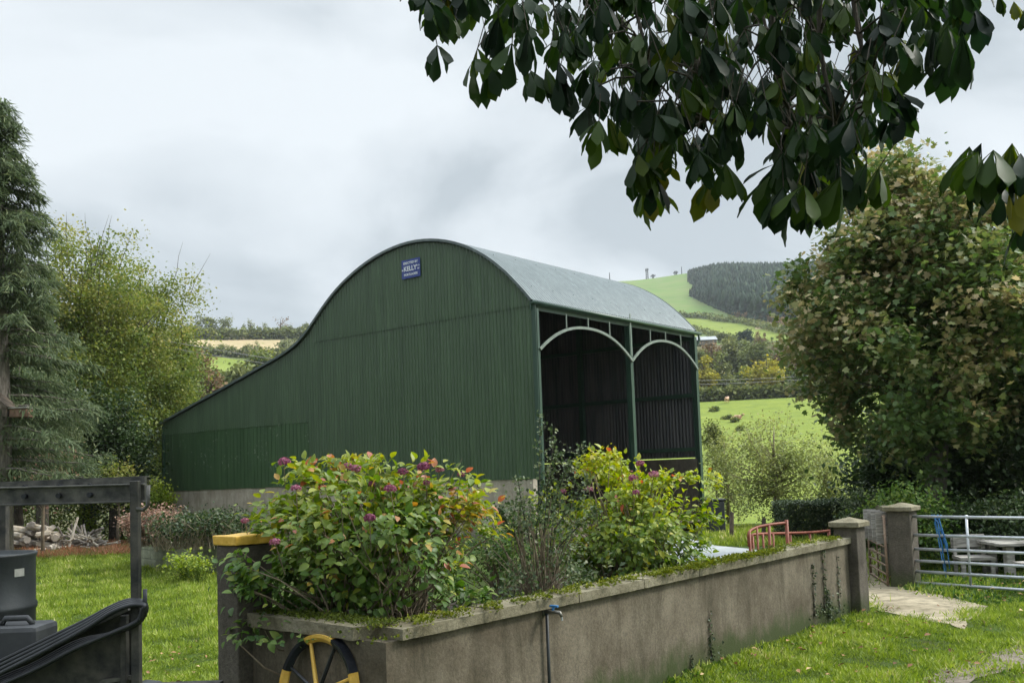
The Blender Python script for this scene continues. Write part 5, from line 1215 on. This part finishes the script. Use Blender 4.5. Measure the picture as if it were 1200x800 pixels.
# plantation: one mass of conifers
n = 26000; a_ = rng.uniform(8, 30, n); r_ = np.sqrt(rng.uniform(560**2, 1215**2, n)); x = r_*np.sin(np.radians(a_)); y = r_*np.cos(np.radians(a_)); z = height(a_, r_)
X, Y = pix(np.stack([x, y, z], -1))
k_ = inpoly(X, Y, [(806, 331), (816, 337), (808, 347), (862, 371), (925, 381), (1300, 470), (1300, 250), (806, 250)]) & (Y > 300)
x, y, z, a_, r_ = x[k_], y[k_], z[k_], a_[k_], r_[k_]; print('FOREST', len(x))
V = []; Fc = []; m_ = len(x); hgt = rng.uniform(9, 15, m_); hgt *= np.interp(r_, [900, 1150], [1, .5])*np.interp(X[k_], [806, 840], [.45, 1])*rng.uniform(.8, 1.2, m_); rad = hgt*rng.uniform(.16, .24, m_)
ang = np.arange(6)/6*2*np.pi
tiers = [(0.05, 1.0), (.35, .75), (.33, .95), (.62, .5), (.60, .7), (1.0, .02)]
VV = []
for (tz, tr_) in tiers:
    ph = rng.random(m_)[:, None]*6; rr_ = (rad*tr_)[:, None]*(1+.25*np.sin(ang*3+ph)); VV.append(np.stack([x[:, None]+rr_*np.cos(ang+ph), y[:, None]+rr_*np.sin(ang+ph), np.repeat((z+hgt*tz)[:, None], 6, 1)], -1))
VV = np.stack(VV, 1); nt_ = len(tiers); VV = VV.reshape(-1, 3)
ff = np.array([[t*6+j, t*6+(j+1) % 6, (t+1)*6+(j+1) % 6, (t+1)*6+j] for t in range(nt_-1) for j in range(6)])
Fa = (ff[None]+(np.arange(m_)*nt_*6)[:, None, None]).reshape(-1, 4)
tag(mesh('conifer_forest', VV, Fa, LM['conifer'], var=np.repeat(rng.random(m_), len(ff))), 'blue green conifer plantation covering the hill shoulder', kind='stuff')

# masts on the hill top
for px_, y0, w_, lab in ((722, 319, .5, 'thin short pole mast on the hill top, leftmost of the masts'), (766.5, 314, 2.2, 'tall lattice mast left of the stubby mast on the hill top'), (773.5, 321, 1.4, 'stubby mast with a wide head next to the tall lattice mast'), (800.5, 317, 2.0, 'lattice mast with a crowded head near the forest edge'), (807.7, 312, .5, 'thin aerial pole rising behind the forest edge')):
    b = at(px_, 1095); b.z -= 1; zt_ = zpix(px_, y0, 1095); H = zt_-b.z; e_ = empty('radio_mast', b, lab, 'mast')
    mb = MB()
    if w_ < 1: mb.tube([b, b+Vector((0, 0, H))], [.7, .4], 6)
    else:
        for sx, sy in ((-1, -1), (1, -1), (1, 1), (-1, 1)): mb.tube([b+Vector((sx*w_*.5, sy*w_*.5, 0)), b+Vector((sx*w_*.4, sy*w_*.4, H))], .4, 4)
        for q in range(6):
            z = H*q/6; mb.beam(b+Vector((-w_*.5, -w_*.5, z)), b+Vector((w_*.5, -w_*.5, z+H/6)), .2, .2); mb.beam(b+Vector((w_*.5, w_*.5, z)), b+Vector((-w_*.5, w_*.5, z+H/6)), .2, .2)
    mb.build('tower', M['mast'], e_)
    if w_ > 1:
        mb = MB(); hw = 1.6 if w_ > 2 else 2.4
        for q in range(6): t = q*1.047; mb.box(b+Vector((hw*math.cos(t), hw*math.sin(t), H-1.2-(q % 2))), (.6, .6, 2.0))
        mb.tube([b+Vector((-hw, 0, H-2)), b+Vector((hw, 0, H-2))], .25, 5); mb.tube([b+Vector((0, -hw, H-2)), b+Vector((0, hw, H-2))], .25, 5); mb.build('antenna_head', M['mast'], e_)
# far shed
p = onhill(832, 400, 200); p = at(832, 330); zz = zpix(832, 399, 330); e_ = empty('farm_shed', (p.x, p.y, zz-3), 'pale roofed low farm shed among bushes across the valley', 'shed')
mb = MB(); mb.box((p.x, p.y, zz-.8), (6.4, 5, 1.6)); mb.build('wall', M['shedwall'], e_)
mb = MB(); a = Vector((p.x, p.y, zz)); mb.add([a+Vector((-3.5, -2.9, 0)), a+Vector((3.5, -2.9, 0)), a+Vector((3.5, 0, 1.5)), a+Vector((-3.5, 0, 1.5)), a+Vector((3.5, 2.9, 0)), a+Vector((-3.5, 2.9, 0))], [(0, 1, 2, 3), (3, 2, 4, 5), (0, 3, 5), (1, 4, 2)]); mb.build('roof', M['shedroof'], e_)

# cows
def cow(loc, rz, label, lying=False, name='cow'):
    e_ = empty(name, loc, label, 'cow', 'cows on the far pasture'); Rz = Matrix.Rotation(rz, 3, 'Z'); L0 = Vector(loc); dz = -.62 if lying else 0
    def Q(x, y, z): return L0+Rz @ Vector((x, y, max(z+dz, .12)))
    vs = [Q(-.05, 0, 1.0), Q(.55, 0, 1.02), Q(.85, 0, 1.18), Q(1.12, 0, 1.30 if not lying else 1.5), Q(1.42, 0, 1.12 if not lying else 1.35), Q(-.65, 0, 1.05)]; ed = [(0, 1), (1, 2), (2, 3), (3, 4), (0, 5)]; rd = [.37, .34, .24, .17, .10, .30]
    for sy in (-1, 1):
        b = len(vs)
        if lying: vs += [Q(.55, sy*.2, .8), Q(.8, sy*.32, .72), Q(.45, sy*.42, .70), Q(-.6, sy*.24, .82), Q(-.25, sy*.44, .75), Q(-.7, sy*.48, .70)]
        else: vs += [Q(.55, sy*.2, .72), Q(.58, sy*.19, .38), Q(.56, sy*.19, .02), Q(-.68, sy*.2, .75), Q(-.60, sy*.2, .50), Q(-.78, sy*.2, .36)]
        ed += [(1, b), (b, b+1), (b+1, b+2), (5, b+3), (b+3, b+4), (b+4, b+5)]; rd += [.15, .08, .06, .17, .09, .06]
        if not lying: vs.append(Q(-.76, sy*.2, .02)); ed.append((b+5, b+6)); rd.append(.055)
        b = len(vs); vs.append(Q(1.10, sy*.16, 1.38 if not lying else 1.58)); ed.append((3, b)); rd.append(.045)
    b = len(vs); vs += [Q(-.95, 0, 1.1), Q(-1.02, 0, .55)]; ed += [(5, b), (b, b+1)]; rd += [.04, .03]
    me = bpy.data.meshes.new('body'); me.from_pydata(vs, ed, []); me.update(); me.materials.append(M['cow'])
    o = bpy.data.objects.new('body', me); C.objects.link(o); o.parent = e_; o.matrix_parent_inverse = e_.matrix_basis.inverted()
    sk = o.modifiers.new('skin', 'SKIN'); sk.use_smooth_shade = True
    for i_, r_ in enumerate(rd): me.skin_vertices[0].data[i_].radius = (r_, r_)
    me.skin_vertices[0].data[0].use_root = True
    s = o.modifiers.new('sub', 'SUBSURF'); s.levels = s.render_levels = 1
pc = onhill(852, 473, 90); cow(pc, R(62), 'pale red cow standing high on the far pasture below the trees')
pc = onhill(863.5, 492, 60); cow(pc, R(-20), 'reddish cow lying on the far pasture lower down', True)
for k_, (x_, y_) in enumerate([(852, 489), (860, 493), (866, 503), (838, 480)]):
    p = onhill(x_, y_+2, 60); far('thistle_clump', ['dark weed clump left of the lying cow', 'weed clump in front of the lying cow', 'weed clump lower down the pasture below the lying cow', 'weed clump in the pasture beside the barn post'][k_], x_, p.xy.length, y_-3, y_+2, 12, 'green', ncl=10, per=30, cat='weed clump', base=p)

# overhead line
pA = at(-190, 34); pM = at(480, 62); pB = at(1020, 112)
ends = []
for b, h, lab in ((pA, 0, 'wooden utility pole outside the left edge'), (pM, zpix(480, 440, 62)-pM.z, 'wooden utility pole standing behind the barn'), (pB, zpix(1020, 434, 112)-pB.z, 'wooden utility pole behind the sycamore')):
    if b is pA: h = W(-190, 312, pA.y).z
    e_ = empty('utility_pole', b, lab, 'utility pole'); mb = MB(); mb.tube([b, b+Vector((0, 0, h+.3))], [.14, .10], 10); mb.build('pole', M['darkwood'], e_)
    mb = MB(); mb.beam(b+Vector((-.1, -.55, h-.1)), b+Vector((.1, .55, h-.1)), .1, .1); mb.build('cross_arm', M['darkwood'], e_)
    ends.append([b+Vector((-.1, -.5, h)), b+Vector((.1, .5, h-.25))])
for q_, (a_e, b_e) in enumerate(zip(ends[:-1], ends[1:])):
    for w_ in (0, 1):
        a, b = a_e[w_], b_e[w_]; sag = (a-b).length*.012
        pts = [a.lerp(b, t)-Vector((0, 0, sag*4*t*(1-t))) for t in np.linspace(0, 1, 30)]
        mb = MB(); mb.tube(pts, (.014, .02)[q_], 5)
        tag(mb.build('overhead_wire', M['wire']), ['upper wire crossing in front of the left trees', 'lower wire crossing in front of the left trees', 'upper wire between barn post and sycamore', 'lower wire between barn post and sycamore'][q_*2+w_], 'wire')

# ------------------------------------------------------------------ horse chestnut overhanging the view
root = Vector((6.2, -2.6, 0))
ch = empty('horse_chestnut', root, 'horse chestnut whose dark drooping leaf sprays hang across the top of the view', 'tree')
hubs = []; gen = []
poly = [(484, -60), (492, 0), (520, 20), (548, 35), (560, 70), (583, 45), (612, 40), (622, 85), (652, 85), (668, 80), (690, 120), (712, 135), (745, 150), (758, 205), (775, 205), (792, 170), (822, 210), (842, 205), (855, 150), (872, 120), (895, 128), (915, 215), (938, 235), (975, 220), (1005, 205), (1012, 180), (1040, 175), (1048, 120), (1066, 95), (1062, 60), (1100, 40), (1135, 20), (1150, -20), (1160, -60)]
while len(hubs) < 600:
    x_, y_ = random.uniform(480, 1160), random.uniform(-60, 235)
    if inpoly(np.array([x_]), np.array([y_]), poly)[0]:
        hubs.append((x_, y_, random.uniform(4.1, 6.6)))
edge = [(500, 8), (512, 62), (538, 2), (556, 78), (572, 84), (600, 60), (622, 92), (640, 88), (655, 92), (690, 134), (702, 150), (712, 146), (748, 190), (756, 222), (765, 212), (745, 196), (822, 208), (836, 214), (850, 200), (912, 200), (918, 228), (930, 236), (942, 226), (962, 220), (985, 216), (1000, 214), (1016, 200), (1030, 206), (1052, 118), (1058, 128), (1072, 60), (1094, 44), (1110, 30), (1128, 38), (1140, 8), (1118, 60), (905, 212), (960, 240), (890, 130), (865, 160)]
hubs += [(x_, y_, random.uniform(4.2, 4.9)) for x_, y_ in edge]
hubs += [(x_, y_, random.uniform(4.0, 4.6)) for x_, y_ in [(1136, 172), (1150, 190), (1164, 176), (1180, 196), (1196, 180), (1176, 218), (1196, 230), (1212, 200), (1150, 168), (1186, 168), (1225, 230), (1205, 250), (1146, 178), (1188, 210), (1210, 185), (1170, -6), (1188, 2), (1200, 12), (1222, -10)]]
HP = [W(h[0], h[1]-(9 if h[0] < 1100 else 0), h[2]) for h in hubs]
nvis = len(HP)
for _ in range(420):       # canopy going on overhead, outside the picture
    x_ = random.uniform(-4, 11); y_ = random.uniform(-7, 7.5); z_ = random.uniform(4.4, 7.5)
    q = Vector((x_, y_, z_)); X_, Y_ = pix(np.array(q)) if y_ > 1 else (0, -999)
    if y_ > 1 and -150 < float(X_) < 1350 and float(Y_) > -90: continue
    if math.hypot(x_-5, y_+1) > 9: continue
    HP.append(q)
P = []; D = []; S = []; Vr = []; UPs = []
twigs = []
for i_, h in enumerate(HP):
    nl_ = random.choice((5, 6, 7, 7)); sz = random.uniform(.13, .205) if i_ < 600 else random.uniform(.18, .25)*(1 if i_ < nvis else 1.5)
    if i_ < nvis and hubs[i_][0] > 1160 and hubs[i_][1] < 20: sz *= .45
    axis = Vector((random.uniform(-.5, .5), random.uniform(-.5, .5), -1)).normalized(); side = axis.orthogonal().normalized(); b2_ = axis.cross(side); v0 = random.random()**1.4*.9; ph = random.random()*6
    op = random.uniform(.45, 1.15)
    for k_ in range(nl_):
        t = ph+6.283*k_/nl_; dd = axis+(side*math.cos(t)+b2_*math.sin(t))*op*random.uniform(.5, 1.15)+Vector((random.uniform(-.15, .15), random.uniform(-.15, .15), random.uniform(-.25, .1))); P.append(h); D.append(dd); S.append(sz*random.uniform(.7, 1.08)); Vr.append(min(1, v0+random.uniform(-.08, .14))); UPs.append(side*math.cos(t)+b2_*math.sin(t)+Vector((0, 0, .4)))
    # stalk up to a twig
    lb_tw = MB()
    up_ = h+Vector((random.uniform(-.12, .12), random.uniform(-.12, .12), random.uniform(.14, .26))); (twigs.append((h, up_)) if h.x < 1.95 or i_ >= nvis else None); gen.append(up_)
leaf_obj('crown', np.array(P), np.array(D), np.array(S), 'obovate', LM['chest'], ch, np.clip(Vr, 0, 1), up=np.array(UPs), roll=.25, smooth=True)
# branches: limbs from the bole, boughs, then twigs to every leaf stalk
lb = MB(); lb.tube([root+Vector((0, 0, -.2)), root+Vector((.05, .1, 2.0)), root+Vector((-.1, .2, 4.4)), root+Vector((-.3, .4, 7)), root+Vector((-.3, .6, 10))], [.42, .34, .30, .2, .08], 14)
nodes = []
boughs = [(560, -70, 5.2), (640, -40, 5.0), (720, 0, 5.1), (760, 90, 4.9), (820, 60, 5.3), (830, 140, 4.7), (900, 60, 5.0), (925, 150, 4.6), (960, 100, 5.0), (980, 165, 4.5), (1010, 60, 4.8), (1018, 0, 4.6), (1090, -20, 4.8), (880, -60, 5.2), (1330, 90, 4.5), (1020, 120, 4.5), (1200, -20, 4.3)]
start = root+Vector((-.1, .25, 4.9))
for b in boughs:
    q = W(*b); m1 = start.lerp(q, .5)+Vector((0, 0, 2.8)); m2 = q+(start-q).normalized()*.35+Vector((0, 0, 1.25)); sp = spline([start, m1, m2, q], 8)
    lb.tube(sp, [.045*(1-i_/len(sp))**1.2+.006 for i_ in range(len(sp))], 7, cap=False); nodes += sp[12:]
for a in range(14):
    an = a*.6; q = Vector((4+5*math.cos(an), -1+5*math.sin(an), 6+random.random())); 
    if q.y > 2.5: continue
    sp = spline([start, start.lerp(q, .5)+Vector((0, 0, .6)), q], 8); lb.tube(sp, [.09*(1-i_/len(sp))+.01 for i_ in range(len(sp))], 6, cap=False); nodes += sp[6:]
NA = np.array([tuple(n_) for n_ in nodes])
for g in gen:
    j = int(np.argmin(np.linalg.norm(NA-np.array(g)+np.array([0, 0, .0]), axis=1))); s = Vector(NA[j])
    if (s-g).length > .5 or (g.x > 1.95 and g.y > 3): continue
    mid = s.lerp(g, .55)+Vector((0, 0, .10*(s-g).length)); lb.tube([s, mid, g], [.008, .006, .004], 4, cap=False)
for a, b in twigs: lb.tube([a, b], .003, 3, cap=False)
lb.build('trunk', M['barkdark'], ch, smooth=True)

# ------------------------------------------------------------------ damp air
hm = bpy.data.materials.new('haze'); hm.use_nodes = True; hn = hm.node_tree; hn.nodes.clear()
pv = N(hn, 'ShaderNodeVolumePrincipled', ins={'Color': (.86, .92, .97, 1), 'Density': HAZE, 'Anisotropy': .2}); oo = N(hn, 'ShaderNodeOutputMaterial'); hn.links.new(pv.outputs[0], oo.inputs['Volume'])
mb = MB(); mb.box((0, 0, 145), (6400, 6400, 320)); hz_o = mb.build('haze', hm); flipfix(hz_o); tag(hz_o, kind='stuff')
scene.cycles.volume_step_rate = 10; scene.cycles.volume_max_steps = 32
